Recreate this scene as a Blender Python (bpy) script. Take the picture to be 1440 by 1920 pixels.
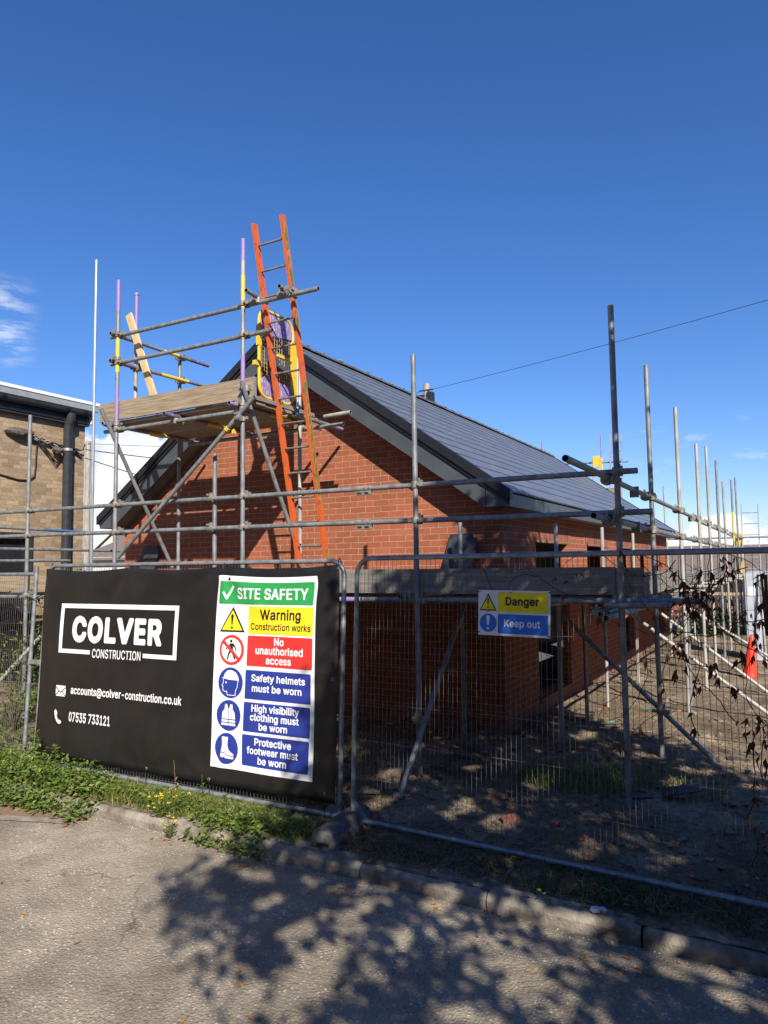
import bpy, bmesh, math, random, os
from mathutils import Vector, Matrix, noise as mnoise
R = math.radians
rnd = random.Random(7)
for o in list(bpy.data.objects): bpy.data.objects.remove(o)
S = bpy.context.scene
C = S.collection

# ---------------------------------------------------------------- camera
yaw, pitch, roll = R(29.62), R(4.32), R(-.757)
fwd = Vector((-math.sin(yaw)*math.cos(pitch), math.cos(yaw)*math.cos(pitch), math.sin(pitch)))
r0 = Vector((math.cos(yaw), math.sin(yaw), 0)); u0 = r0.cross(fwd)
rt = r0*math.cos(roll)+u0*math.sin(roll); up = rt.cross(fwd)
cd = bpy.data.cameras.new('camera'); cam = bpy.data.objects.new('camera', cd); C.objects.link(cam)
cam.matrix_world = Matrix(((rt.x, up.x, -fwd.x, 0), (rt.y, up.y, -fwd.y, 0), (rt.z, up.z, -fwd.z, 2.1), (0, 0, 0, 1)))
cd.sensor_fit = 'VERTICAL'; cd.sensor_height = 36; cd.lens = 1338/1920*36
cd.clip_start = .05; cd.clip_end = 3000
S.camera = cam
S.view_settings.view_transform = 'Standard'; S.view_settings.look = 'None'
S.view_settings.exposure = 0.55; S.view_settings.gamma = 1

# ---------------------------------------------------------------- sun + sky
sdir = Vector((.90, -1.0, .93)).normalized()       # towards the sun
sun_el = math.asin(sdir.z); sun_az = math.atan2(sdir.x, sdir.y)
ld = bpy.data.lights.new('sun', 'SUN'); ld.energy = 5.0; ld.angle = R(.5); ld.color = (1, .93, .82)
lo = bpy.data.objects.new('sun', ld); C.objects.link(lo)
lo.rotation_euler = sdir.to_track_quat('Z', 'Y').to_euler(); lo.location = (10, -10, 12)

W = bpy.data.worlds.new('World'); S.world = W; W.use_nodes = True
nt = W.node_tree; nt.nodes.clear()
def N(nt, typ, **kw):
    n = nt.nodes.new(typ)
    for k, v in kw.items():
        if k.startswith('i_'):
            k2 = k[2:]
            n.inputs[int(k2) if k2.isdigit() else k2].default_value = v
        else: setattr(n, k, v)
    return n
def math_(nt, op, a, b=None, c=None, clamp=False):
    n = nt.nodes.new('ShaderNodeMath'); n.operation = op; n.use_clamp = clamp
    for i, x in enumerate((a, b, c)):
        if x is None: continue
        if isinstance(x, (int, float)): n.inputs[i].default_value = x
        else: nt.links.new(x, n.inputs[i])
    return n.outputs[0]
def maprange(nt, v, a, b, c, d, smooth=True):
    n = nt.nodes.new('ShaderNodeMapRange'); n.interpolation_type = 'SMOOTHSTEP' if smooth else 'LINEAR'
    nt.links.new(v, n.inputs[0])
    for i, x in enumerate((a, b, c, d)): n.inputs[i+1].default_value = x
    return n.outputs[0]
sky = N(nt, 'ShaderNodeTexSky', sky_type='NISHITA', sun_disc=False, sun_elevation=sun_el, sun_rotation=sun_az,
        altitude=0, air_density=1.0, dust_density=.25, ozone_density=3.2)
tc = N(nt, 'ShaderNodeTexCoord'); sx = N(nt, 'ShaderNodeSeparateXYZ'); nt.links.new(tc.outputs['Generated'], sx.inputs[0])
el = math_(nt, 'MULTIPLY', math_(nt, 'ARCSINE', sx.outputs[2]), 57.2958)
az = math_(nt, 'MULTIPLY', math_(nt, 'ARCTAN2', sx.outputs[0], sx.outputs[1]), 57.2958)
cv = N(nt, 'ShaderNodeCombineXYZ'); nt.links.new(az, cv.inputs[0]); nt.links.new(el, cv.inputs[1])
n1 = N(nt, 'ShaderNodeTexNoise', i_Scale=.28, i_Detail=8.0, i_Roughness=.6); nt.links.new(cv.outputs[0], n1.inputs['Vector'])
n2 = N(nt, 'ShaderNodeTexNoise', i_Scale=.22, i_Detail=6.0, i_Roughness=.6); nt.links.new(cv.outputs[0], n2.inputs['Vector'])
n2.inputs['Vector'].default_value = (0, 0, 0)
# height of the cloud banks over azimuth: tall bank at the left, low heads at the right
topl = maprange(nt, az, -46, -39, 11.0, -3.0)
topl2 = maprange(nt, az, -62, -54, 2.2, 0.0)
topr = maprange(nt, az, -13, -5, -3.0, 3.2)
top = math_(nt, 'MAXIMUM', math_(nt, 'ADD', topl, topl2), topr)
nz = math_(nt, 'MULTIPLY', math_(nt, 'SUBTRACT', n1.outputs['Fac'], .5), 12.0)
dens = maprange(nt, math_(nt, 'ADD', math_(nt, 'SUBTRACT', top, el), nz), -.15, .75, 0, 1)
# holes low in the right bank
hole = maprange(nt, n2.outputs['Fac'], .40, .56, 0, 1)
isr = maprange(nt, az, -30, -20, 0, 1)
dens = math_(nt, 'MULTIPLY', dens, math_(nt, 'SUBTRACT', 1.0, math_(nt, 'MULTIPLY', isr, math_(nt, 'SUBTRACT', 1.0, hole))))
# thin wisps
wv = N(nt, 'ShaderNodeMapping'); wv.inputs['Scale'].default_value = (.25, .9, 1); nt.links.new(cv.outputs[0], wv.inputs[0])
n3 = N(nt, 'ShaderNodeTexNoise', i_Scale=1.0, i_Detail=5.0, i_Roughness=.6); nt.links.new(wv.outputs[0], n3.inputs['Vector'])
wm = math_(nt, 'MULTIPLY', maprange(nt, az, -58.2, -55.4, 1, 0), math_(nt, 'MULTIPLY', maprange(nt, el, 14.0, 15.5, 0, 1), maprange(nt, el, 19, 21, 1, 0)))
wisp = math_(nt, 'MULTIPLY', wm, maprange(nt, n3.outputs['Fac'], .42, .62, 0, .45))
wm2 = math_(nt, 'MULTIPLY', maprange(nt, az, -14, -8, 0, 1), math_(nt, 'MULTIPLY', maprange(nt, el, 5.0, 6.5, 0, 1), maprange(nt, el, 9, 11, 1, 0)))
wisp2 = math_(nt, 'MULTIPLY', wm2, maprange(nt, n3.outputs['Fac'],   .55, .68, 0, .2))
dens = math_(nt, 'MAXIMUM', dens, math_(nt, 'MAXIMUM', wisp, wisp2))
cr = N(nt, 'ShaderNodeValToRGB'); nt.links.new(n2.outputs['Fac'], cr.inputs[0])
CL = 10.0
cr.color_ramp.elements[0].position = .33; cr.color_ramp.elements[0].color = (.62*CL, .68*CL, .77*CL, 1)
cr.color_ramp.elements[1].position = .56; cr.color_ramp.elements[1].color = (1*CL, 1*CL, 1.02*CL, 1)
# slightly deepen the blue the way a phone renders it
hs = N(nt, 'ShaderNodeHueSaturation', i_Saturation=1.22, i_Value=1.0); nt.links.new(sky.outputs[0], hs.inputs['Color'])
tint = N(nt, 'ShaderNodeVectorMath', operation='MULTIPLY'); nt.links.new(hs.outputs[0], tint.inputs[0]); tint.inputs[1].default_value = (1.0, 1.03, 1.31)
mx = N(nt, 'ShaderNodeMix', data_type='RGBA'); nt.links.new(dens, mx.inputs[0]); nt.links.new(tint.outputs[0], mx.inputs[6]); nt.links.new(cr.outputs[0], mx.inputs[7])
bg = N(nt, 'ShaderNodeBackground', i_Strength=.079); nt.links.new(mx.outputs[2], bg.inputs[0])
wo = N(nt, 'ShaderNodeOutputWorld'); nt.links.new(bg.outputs[0], wo.inputs[0])

# ---------------------------------------------------------------- materials
def mat(name, col, rough=.6, metal=0, var=.15, vscale=8, bump=0, bscale=60, spec=.5, col2=None, mixr=(.4, .6), stretch=None, detail=4, coat=0):
    m = bpy.data.materials.new(name); m.use_nodes = True; t = m.node_tree; b = t.nodes['Principled BSDF']
    tc = N(t, 'ShaderNodeTexCoord'); mp = N(t, 'ShaderNodeMapping'); t.links.new(tc.outputs['Object'], mp.inputs[0])
    if stretch: mp.inputs['Scale'].default_value = stretch
    n = N(t, 'ShaderNodeTexNoise', i_Scale=float(vscale), i_Detail=float(detail), i_Roughness=.6); t.links.new(mp.outputs[0], n.inputs['Vector'])
    r = N(t, 'ShaderNodeValToRGB'); t.links.new(n.outputs['Fac'], r.inputs[0])
    c2 = col2 or tuple(min(1, c*(1+var)) for c in col); c1 = col if col2 else tuple(c*(1-var) for c in col)
    r.color_ramp.elements[0].position = mixr[0]; r.color_ramp.elements[1].position = mixr[1]
    r.color_ramp.elements[0].color = (*c1, 1); r.color_ramp.elements[1].color = (*c2, 1)
    t.links.new(r.outputs[0], b.inputs['Base Color'])
    b.inputs['Roughness'].default_value = rough; b.inputs['Metallic'].default_value = metal
    b.inputs['Specular IOR Level'].default_value = spec
    if coat: b.inputs['Coat Weight'].default_value = coat
    if bump:
        n2 = N(t, 'ShaderNodeTexNoise', i_Scale=float(bscale), i_Detail=5.0); t.links.new(mp.outputs[0], n2.inputs['Vector'])
        bp = N(t, 'ShaderNodeBump', i_Strength=bump, i_Distance=.01); t.links.new(n2.outputs['Fac'], bp.inputs['Height'])
        t.links.new(bp.outputs[0], b.inputs['Normal'])
    return m
def brick_mat(name, c1, c2, mortar, msize=.0045, soldier=False, dirt=.25, weath=(.75, 1.15)):
    m = bpy.data.materials.new(name); m.use_nodes = True; t = m.node_tree; b = t.nodes['Principled BSDF']
    g = N(t, 'ShaderNodeNewGeometry'); s = N(t, 'ShaderNodeSeparateXYZ'); t.links.new(g.outputs['Position'], s.inputs[0])
    u = math_(t, 'ADD', s.outputs[0], s.outputs[1]); u = math_(t, 'ADD', u, 60.0); z = math_(t, 'ADD', s.outputs[2], 3.0)
    cmb = N(t, 'ShaderNodeCombineXYZ')
    t.links.new(z if soldier else u, cmb.inputs[0]); t.links.new(u if soldier else z, cmb.inputs[1])
    br = N(t, 'ShaderNodeTexBrick', i_Scale=1.0); t.links.new(cmb.outputs[0], br.inputs['Vector'])
    br.offset = 0 if soldier else .5
    br.inputs['Color1'].default_value = (0, 0, 0, 1); br.inputs['Color2'].default_value = (1, 1, 1, 1); br.inputs['Mortar'].default_value = (.5, .5, .5, 1)
    br.inputs['Mortar Size'].default_value = msize; br.inputs['Mortar Smooth'].default_value = .25
    br.inputs['Brick Width'].default_value = .2252; br.inputs['Row Height'].default_value = .075
    cr = N(t, 'ShaderNodeValToRGB'); t.links.new(br.outputs['Color'], cr.inputs[0])
    cr.color_ramp.elements[0].color = (*c1, 1); cr.color_ramp.elements[1].color = (*c2, 1)
    n = N(t, 'ShaderNodeTexNoise', i_Scale=38.0, i_Detail=6.0, i_Roughness=.7); t.links.new(g.outputs['Position'], n.inputs['Vector'])
    n0 = N(t, 'ShaderNodeTexNoise', i_Scale=1.3, i_Detail=4.0); t.links.new(g.outputs['Position'], n0.inputs['Vector'])
    f = math_(t, 'MULTIPLY', maprange(t, n.outputs['Fac'], .25, .75, weath[0], weath[1], False), maprange(t, n0.outputs['Fac'], .3, .7, 1-dirt*.5, 1+dirt*.5, False))
    v = N(t, 'ShaderNodeVectorMath', operation='SCALE'); t.links.new(cr.outputs[0], v.inputs[0]); t.links.new(f, v.inputs['Scale'])
    mn = N(t, 'ShaderNodeTexNoise', i_Scale=11.0, i_Detail=5.0); t.links.new(g.outputs['Position'], mn.inputs['Vector'])
    mr = N(t, 'ShaderNodeValToRGB'); t.links.new(mn.outputs['Fac'], mr.inputs[0])
    mr.color_ramp.elements[0].position = .35; mr.color_ramp.elements[1].position = .62
    mr.color_ramp.elements[0].color = (*[a*.72 for a in mortar], 1); mr.color_ramp.elements[1].color = (*mortar, 1)
    x = N(t, 'ShaderNodeMix', data_type='RGBA'); t.links.new(br.outputs['Fac'], x.inputs[0]); t.links.new(v.outputs[0], x.inputs[6]); t.links.new(mr.outputs[0], x.inputs[7])
    t.links.new(x.outputs[2], b.inputs['Base Color']); b.inputs['Roughness'].default_value = .88; b.inputs['Specular IOR Level'].default_value = .25
    hgt = math_(t, 'ADD', math_(t, 'MULTIPLY', br.outputs['Fac'], -1.0), math_(t, 'MULTIPLY', n.outputs['Fac'], .45))
    bp = N(t, 'ShaderNodeBump', i_Strength=.75, i_Distance=.006); t.links.new(hgt, bp.inputs['Height']); t.links.new(bp.outputs[0], b.inputs['Normal'])
    return m
def scuffed(name, paint, under, lo_, hi_, rough=.5, scale=22, stretch=(1, 1, .35)):
    return mat(name, paint, rough, 0, vscale=scale, col2=under, mixr=(lo_, hi_), bump=.25, bscale=120, stretch=stretch, detail=7)
def wood(name, a, b2, rough=.8, axis=0, scale=4):
    st = [14, 14, 14]; st[axis] = .7
    m = mat(name, a, rough, 0, vscale=scale, col2=b2, mixr=(.32, .68), bump=.45, bscale=9, stretch=tuple(st), detail=8, spec=.2)
    return m
def tile_mat():
    m = bpy.data.materials.new('slate_tile'); m.use_nodes = True; t = m.node_tree; b = t.nodes['Principled BSDF']
    g = N(t, 'ShaderNodeNewGeometry'); s = N(t, 'ShaderNodeSeparateXYZ'); t.links.new(g.outputs['Position'], s.inputs[0])
    cmb = N(t, 'ShaderNodeCombineXYZ'); t.links.new(s.outputs[1], cmb.inputs[0]); t.links.new(math_(t, 'MULTIPLY', math_(t, 'SUBTRACT', s.outputs[2], 2.9), 1.735), cmb.inputs[1])
    br = N(t, 'ShaderNodeTexBrick', i_Scale=1.0); br.offset = .5; t.links.new(cmb.outputs[0], br.inputs['Vector'])
    br.inputs['Color1'].default_value = (.118, .132, .158, 1); br.inputs['Color2'].default_value = (.138, .152, .178, 1); br.inputs['Mortar'].default_value = (.02, .022, .026, 1)
    br.inputs['Mortar Size'].default_value = .003; br.inputs['Brick Width'].default_value = .33; br.inputs['Row Height'].default_value = .2865
    n = N(t, 'ShaderNodeTexNoise', i_Scale=9.0, i_Detail=6.0); t.links.new(g.outputs['Position'], n.inputs['Vector'])
    v = N(t, 'ShaderNodeVectorMath', operation='SCALE'); t.links.new(br.outputs['Color'], v.inputs[0]); t.links.new(maprange(t, n.outputs['Fac'], .3, .7, .85, 1.15, False), v.inputs['Scale'])
    t.links.new(v.outputs[0], b.inputs['Base Color'])
    t.links.new(maprange(t, n.outputs['Fac'], .3, .7, .34, .5, False), b.inputs['Roughness'])
    n2 = N(t, 'ShaderNodeTexNoise', i_Scale=45.0, i_Detail=4.0); t.links.new(g.outputs['Position'], n2.inputs['Vector'])
    bp = N(t, 'ShaderNodeBump', i_Strength=.3, i_Distance=.004); t.links.new(n2.outputs['Fac'], bp.inputs['Height']); t.links.new(bp.outputs[0], b.inputs['Normal'])
    return m
def road_mat():  # noqa
    m = bpy.data.materials.new('worn_road'); m.use_nodes = True; t = m.node_tree; b = t.nodes['Principled BSDF']
    g = N(t, 'ShaderNodeNewGeometry'); P = g.outputs['Position']
    vo = N(t, 'ShaderNodeTexVoronoi', i_Scale=58.0, i_Randomness=1.0); t.links.new(P, vo.inputs['Vector'])
    vo2 = N(t, 'ShaderNodeTexVoronoi', i_Scale=110.0, i_Randomness=1.0); t.links.new(P, vo2.inputs['Vector'])
    sep = N(t, 'ShaderNodeSeparateColor'); t.links.new(vo.outputs['Color'], sep.inputs[0])
    chips = N(t, 'ShaderNodeValToRGB'); t.links.new(sep.outputs[0], chips.inputs[0])
    e = chips.color_ramp.elements; e[0].position = 0; e[0].color = (.15, .125, .09, 1); e[1].position = 1; e[1].color = (.66, .61, .51, 1)
    for p_, c_ in ((.45, (.28, .23, .165)), (.8, (.43, .37, .28)), (.92, (.54, .49, .41))): k = e.new(p_); k.color = (*c_, 1)
    # sandy binder between the chips
    big = N(t, 'ShaderNodeTexNoise', i_Scale=.9, i_Detail=6.0, i_Roughness=.65); t.links.new(P, big.inputs['Vector'])
    binder = N(t, 'ShaderNodeValToRGB'); t.links.new(big.outputs['Fac'], binder.inputs[0])
    binder.color_ramp.elements[0].position = .35; binder.color_ramp.elements[0].color = (.20, .168, .128, 1)
    binder.color_ramp.elements[1].position = .65; binder.color_ramp.elements[1].color = (.35, .295, .222, 1)
    fac = maprange(t, vo.outputs['Distance'], .28, .5, 1, 0)
    fine = N(t, 'ShaderNodeTexNoise', i_Scale=4.5, i_Detail=6.0); t.links.new(P, fine.inputs['Vector'])
    fac = math_(t, 'MULTIPLY', fac, maprange(t, fine.outputs['Fac'], .35, .65, .35, 1))
    x = N(t, 'ShaderNodeMix', data_type='RGBA'); t.links.new(fac, x.inputs[0]); t.links.new(binder.outputs[0], x.inputs[6]); t.links.new(chips.outputs[0], x.inputs[7])
    sc = N(t, 'ShaderNodeTexNoise', i_Scale=2.2, i_Detail=5.0); t.links.new(P, sc.inputs['Vector'])
    st_ = N(t, 'ShaderNodeTexNoise', i_Scale=.55, i_Detail=7.0, i_Roughness=.7); t.links.new(P, st_.inputs['Vector'])
    ck = N(t, 'ShaderNodeTexVoronoi', feature='DISTANCE_TO_EDGE', i_Scale=.8); wp = N(t, 'ShaderNodeTexNoise', i_Scale=3.0, i_Detail=4.0); t.links.new(P, wp.inputs['Vector'])
    wa = N(t, 'ShaderNodeVectorMath', operation='MULTIPLY_ADD'); t.links.new(wp.outputs['Color'], wa.inputs[0]); wa.inputs[1].default_value = (.35, .35, .35); t.links.new(P, wa.inputs[2]); t.links.new(wa.outputs[0], ck.inputs['Vector'])
    crack = math_(t, 'MULTIPLY', maprange(t, ck.outputs['Distance'], .0, .006, 1, 0), maprange(t, st_.outputs['Fac'], .5, .6, 0, .55))
    wear = math_(t, 'MULTIPLY', maprange(t, sc.outputs['Fac'], .3, .7, .84, 1.16, False), math_(t, 'MULTIPLY', maprange(t, st_.outputs['Fac'], .36, .62, .78, 1.12), math_(t, 'SUBTRACT', 1.0, crack)))
    v = N(t, 'ShaderNodeVectorMath', operation='SCALE'); t.links.new(x.outputs[2], v.inputs[0]); t.links.new(wear, v.inputs['Scale'])
    t.links.new(v.outputs[0], b.inputs['Base Color']); b.inputs['Roughness'].default_value = .9; b.inputs['Specular IOR Level'].default_value = .3
    h = math_(t, 'ADD', math_(t, 'MULTIPLY', vo.outputs['Distance'], -1.0), math_(t, 'MULTIPLY', vo2.outputs['Distance'], -.4))
    bp = N(t, 'ShaderNodeBump', i_Strength=.9, i_Distance=.006); t.links.new(h, bp.inputs['Height']); t.links.new(bp.outputs[0], b.inputs['Normal'])
    return m
def soil_mat():
    m = bpy.data.materials.new('site_soil'); m.use_nodes = True; t = m.node_tree; b = t.nodes['Principled BSDF']
    g = N(t, 'ShaderNodeNewGeometry'); P = g.outputs['Position']
    n = N(t, 'ShaderNodeTexNoise', i_Scale=1.6, i_Detail=10.0, i_Roughness=.7); t.links.new(P, n.inputs['Vector'])
    r = N(t, 'ShaderNodeValToRGB'); t.links.new(n.outputs['Fac'], r.inputs[0]); e = r.color_ramp.elements
    e[0].position = .3; e[0].color = (.085, .062, .043, 1); e[1].position = .70; e[1].color = (.44, .35, .25, 1)
    k = e.new(.5); k.color = (.21, .16, .11, 1)
    n2 = N(t, 'ShaderNodeTexNoise', i_Scale=28.0, i_Detail=8.0, i_Roughness=.75); t.links.new(P, n2.inputs['Vector'])
    v = N(t, 'ShaderNodeVectorMath', operation='SCALE'); t.links.new(r.outputs[0], v.inputs[0]); t.links.new(maprange(t, n2.outputs['Fac'], .3, .7, .55, 1.45, False), v.inputs['Scale'])
    t.links.new(v.outputs[0], b.inputs['Base Color']); b.inputs['Roughness'].default_value = .95; b.inputs['Specular IOR Level'].default_value = .15
    vo = N(t, 'ShaderNodeTexVoronoi', i_Scale=30.0); t.links.new(P, vo.inputs['Vector'])
    bp = N(t, 'ShaderNodeBump', i_Strength=1.0, i_Distance=.02); t.links.new(math_(t, 'ADD', n2.outputs['Fac'], math_(t, 'MULTIPLY', vo.outputs['Distance'], -.5)), bp.inputs['Height']); t.links.new(bp.outputs[0], b.inputs['Normal'])
    return m
def leaf_mat(name, c1, c2, rough=.55, trans=.25):
    m = bpy.data.materials.new(name); m.use_nodes = True; t = m.node_tree; b = t.nodes['Principled BSDF']
    g = N(t, 'ShaderNodeNewGeometry'); r = N(t, 'ShaderNodeValToRGB')
    n = N(t, 'ShaderNodeTexWhiteNoise', noise_dimensions='1D'); t.links.new(g.outputs['Random Per Island'], n.inputs['W'])
    t.links.new(n.outputs['Value'], r.inputs[0]); r.color_ramp.elements[0].color = (*c1, 1); r.color_ramp.elements[1].color = (*c2, 1)
    t.links.new(r.outputs[0], b.inputs['Base Color']); b.inputs['Roughness'].default_value = rough; b.inputs['Specular IOR Level'].default_value = .35
    tr = N(t, 'ShaderNodeBsdfTranslucent'); t.links.new(r.outputs[0], tr.inputs['Color'])
    ms = N(t, 'ShaderNodeMixShader'); ms.inputs[0].default_value = trans
    t.links.new(b.outputs[0], ms.inputs[1]); t.links.new(tr.outputs[0], ms.inputs[2]); t.links.new(ms.outputs[0], t.nodes['Material Output'].inputs['Surface'])
    return m
M = {}
M['galv'] = mat('galvanised_steel', (.17, .18, .185), .5, .3, vscale=16, col2=(.30, .315, .32), mixr=(.35, .65), bump=.12, bscale=150, stretch=(1, 1, .5))
M['galv_new'] = mat('bright_galvanised_steel', (.50, .54, .56), .3, .7, vscale=12, col2=(.66, .70, .72), stretch=(1, 1, .3))
M['galv_pale'] = mat('weathered_pale_steel', (.27, .26, .24), .6, .15, vscale=9, col2=(.44, .42, .38), mixr=(.35, .6), bump=.2, bscale=90, stretch=(1, 1, .3), detail=7)
M['fence_steel'] = mat('fence_galvanised_tube', (.20, .22, .235), .45, .4, vscale=14, col2=(.31, .335, .35), bump=.1, bscale=120)
M['wire'] = mat('fence_wire', (.13, .12, .12), .5, .4, vscale=30, col2=(.22, .20, .19))
M['coupler'] = mat('zinc_coupler', (.17, .15, .12), .6, .4, vscale=30, col2=(.36, .34, .30), mixr=(.35, .6), bump=.3)
M['dark'] = mat('tube_inside', (.02, .02, .022), .9)
M['purple'] = scuffed('purple_paint', (.28, .19, .42), (.38, .36, .38), .58, .66)
M['purple_dark'] = scuffed('dull_purple_paint', (.15, .10, .19), (.28, .27, .28), .56, .66)
M['yellow'] = scuffed('yellow_paint', (.72, .50, .05), (.42, .38, .28), .6, .68)
M['blue'] = scuffed('blue_paint', (.05, .13, .26), (.22, .25, .28), .6, .7)
M['orange'] = scuffed('orange_ladder_paint', (.62, .115, .025), (.26, .085, .04), .54, .66, scale=26)
M['green'] = scuffed('worn_green_paint', (.10, .17, .045), (.50, .20, .06), .50, .56, scale=34)
M['rung'] = mat('ladder_rung', (.15, .12, .09), .7, .2, vscale=25, col2=(.25, .21, .17), bump=.2)
M['gate_yellow'] = scuffed('yellow_gate_paint', (.76, .50, .03), (.45, .25, .12), .60, .66, scale=30)
M['gate_purple'] = scuffed('purple_gate_paint', (.27, .20, .42), (.62, .50, .45), .56, .60, scale=40)
M['brick'] = brick_mat('red_brick', (.292, .090, .047), (.342, .107, .057), (.47, .335, .215), weath=(.84, 1.12), dirt=.32)
M['plinth'] = brick_mat('plinth_brick', (.23, .085, .06), (.34, .14, .10), (.30, .24, .19))
M['soldier'] = brick_mat('soldier_brick', (.20, .066, .038), (.36, .135, .08), (.34, .24, .16), soldier=True)
M['buff'] = brick_mat('buff_brick', (.27, .185, .11), (.43, .32, .20), (.33, .27, .19), msize=.0035, weath=(.6, 1.25))
M['slate'] = tile_mat()
M['ridge'] = mat('ridge_tile', (.075, .08, .09), .6, col2=(.14, .14, .145), vscale=20, bump=.3)
M['black_trim'] = mat('black_verge_trim', (.012, .013, .017), .45, vscale=20, bump=.05)
M['grey_trim'] = mat('anthracite_fascia', (.060, .072, .082), .42, vscale=3, var=.1, bump=.03, bscale=40)
M['soffit'] = mat('soffit_board', (.20, .19, .185), .6, vscale=4)
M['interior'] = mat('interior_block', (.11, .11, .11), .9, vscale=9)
M['board_sun'] = wood('scaffold_board', (.20, .15, .095), (.39, .31, .215))
M['board_grey'] = wood('weathered_grey_board', (.15, .135, .12), (.29, .27, .235))
M['board_grey_y'] = wood('weathered_grey_board_along', (.15, .135, .12), (.29, .27, .235), axis=1)
M['timber'] = mat('new_sawn_timber', (.60, .40, .19), .7, vscale=5, col2=(.78, .58, .32), mixr=(.35, .65), stretch=(9, 9, .8), bump=.15, bscale=30)
M['hoop'] = mat('steel_hoop', (.35, .35, .33), .5, .5)
M['banner'] = mat('black_vinyl', (.014, .013, .013), .42, vscale=2.5, var=.18, spec=.45, bump=.05, bscale=9)
M['p_white'] = mat('white_print', (.80, .80, .82), .5, var=.03, vscale=5)
M['p_green'] = mat('green_print', (.025, .30, .07), .5, var=.05)
M['p_yellow'] = mat('yellow_print', (.85, .66, .02), .5, var=.04)
M['p_red'] = mat('red_print', (.72, .035, .030), .5, var=.04)
M['p_blue'] = mat('blue_print', (.020, .040, .27), .5, var=.05)
M['p_sky'] = mat('mid_blue_print', (.030, .16, .62), .35, var=.05)
M['p_black'] = mat('black_print', (.012, .012, .012), .5, var=.05)
M['s_white'] = mat('sign_white', (.72, .72, .78), .35, var=.04)
M['s_yellow'] = mat('sign_yellow', (.80, .66, .015), .35, var=.05)
M['conc'] = mat('kerb_concrete', (.15, .128, .10), .92, vscale=6, col2=(.36, .32, .265), mixr=(.34, .66), bump=.8, bscale=55, detail=9, spec=.2)
M['road'] = road_mat(); M['soil'] = soil_mat()
M['redtar'] = mat('red_path', (.20, .115, .085), .95, vscale=26, col2=(.32, .20, .145), mixr=(.3, .7), bump=.8, bscale=160, detail=8)
M['far_ground'] = mat('far_ground', (.07, .075, .04), .95, vscale=.3, col2=(.13, .12, .07), mixr=(.4, .6))
M['rubber'] = mat('black_rubber_foot', (.05, .05, .048), .75, vscale=9, col2=(.19, .18, .16), mixr=(.40, .66), bump=.5, bscale=40, detail=8)
M['foot_yellow'] = scuffed('yellow_foot_paint', (.62, .42, .05), (.12, .11, .10), .52, .60, scale=12)
M['pvc'] = mat('anthracite_pipe', (.035, .037, .042), .42, vscale=6, var=.1)
M['dpc'] = mat('dark_sheet', (.035, .038, .046), .5, vscale=4, var=.25, bump=.1)
M['white_metal'] = mat('white_roof_trim', (.75, .76, .78), .5, var=.04)
M['grey_metal'] = mat('grey_roof_trim', (.27, .28, .28), .5, var=.06)
M['cable'] = mat('black_cable', (.02, .018, .017), .6)
M['conduit'] = mat('pale_conduit', (.42, .38, .33), .6)
M['rust'] = mat('rusty_bracket', (.07, .055, .045), .8, vscale=40, col2=(.13, .11, .09))
M['glass'] = mat('dark_glass', (.02, .022, .026), .12, var=.1, spec=.8)
M['pole_wood'] = mat('telegraph_pole_wood', (.26, .22, .18), .85, vscale=6, col2=(.40, .36, .31), stretch=(3, 3, .3), bump=.3)
M['tan_roof'] = mat('brown_roof_tile', (.13, .095, .075), .85, vscale=7, col2=(.24, .185, .15), mixr=(.3, .7), bump=.6, bscale=6, stretch=(.4, 1, 6))
M['tan_wall'] = brick_mat('tan_brick', (.40, .28, .18), (.60, .45, .32), (.50, .42, .33))
M['cream'] = mat('cream_render', (.62, .60, .55), .85, var=.06)
M['dark_fence'] = mat('dark_grey_fence', (.035, .037, .04), .7, vscale=5, var=.3)
M['pale_fence'] = mat('pale_grey_barrier', (.42, .43, .45), .6, vscale=5, var=.1)
M['cabin'] = mat('pale_grey_cabinet', (.42, .45, .50), .5, vscale=4, var=.08)
M['cone'] = mat('orange_cone', (.80, .055, .025), .45, vscale=5, var=.08)
M['plastic_pink'] = mat('pink_plastic', (.62, .10, .13), .4)
M['plastic_green'] = mat('green_netting', (.07, .30, .20), .6)
M['stone'] = mat('rubble_stone', (.10, .08, .06), .9, vscale=12, col2=(.30, .26, .21), mixr=(.3, .7), bump=.6, bscale=30)
M['paper'] = mat('crumpled_paper', (.62, .62, .64), .7)
M['slate_chip'] = mat('broken_slate', (.06, .065, .075), .5, vscale=8, var=.3)
M['bark'] = mat('bark', (.06, .045, .035), .9, vscale=8, col2=(.13, .10, .08), bump=.6, bscale=20)
M['grass'] = leaf_mat('grass_blades', (.09, .14, .02), (.26, .30, .07), trans=.3)
M['weed'] = leaf_mat('weed_leaves', (.07, .13, .02), (.21, .28, .06), trans=.3)
M['bush'] = leaf_mat('bush_leaves', (.035, .085, .015), (.11, .19, .04), trans=.25)
M['tree'] = leaf_mat('tree_leaves', (.03, .06, .012), (.07, .11, .025), trans=.12)
M['hedge'] = mat('sky_block_foliage', (.02, .035, .01), .9, vscale=2, col2=(.05, .08, .02))  # dark core of the unseen belt added to block sky light
M['straw'] = leaf_mat('dry_stalks', (.17, .12, .06), (.36, .27, .14), trans=.15)
M['dead'] = leaf_mat('dead_leaves', (.075, .018, .010), (.24, .075, .03), rough=.6, trans=.25)
M['litter'] = leaf_mat('leaf_litter', (.24, .11, .04), (.45, .26, .10), trans=.1)
M['stem'] = mat('vine_stem', (.05, .032, .024), .8, vscale=20, var=.3)
M['flower'] = leaf_mat('yellow_flowers', (.85, .62, .01), (.95, .75, .03), trans=.2)
M['tie'] = mat('black_tie', (.012, .012, .012), .5)
M['wirefar'] = mat('overhead_wire', (.03, .03, .035), .7)

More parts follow.
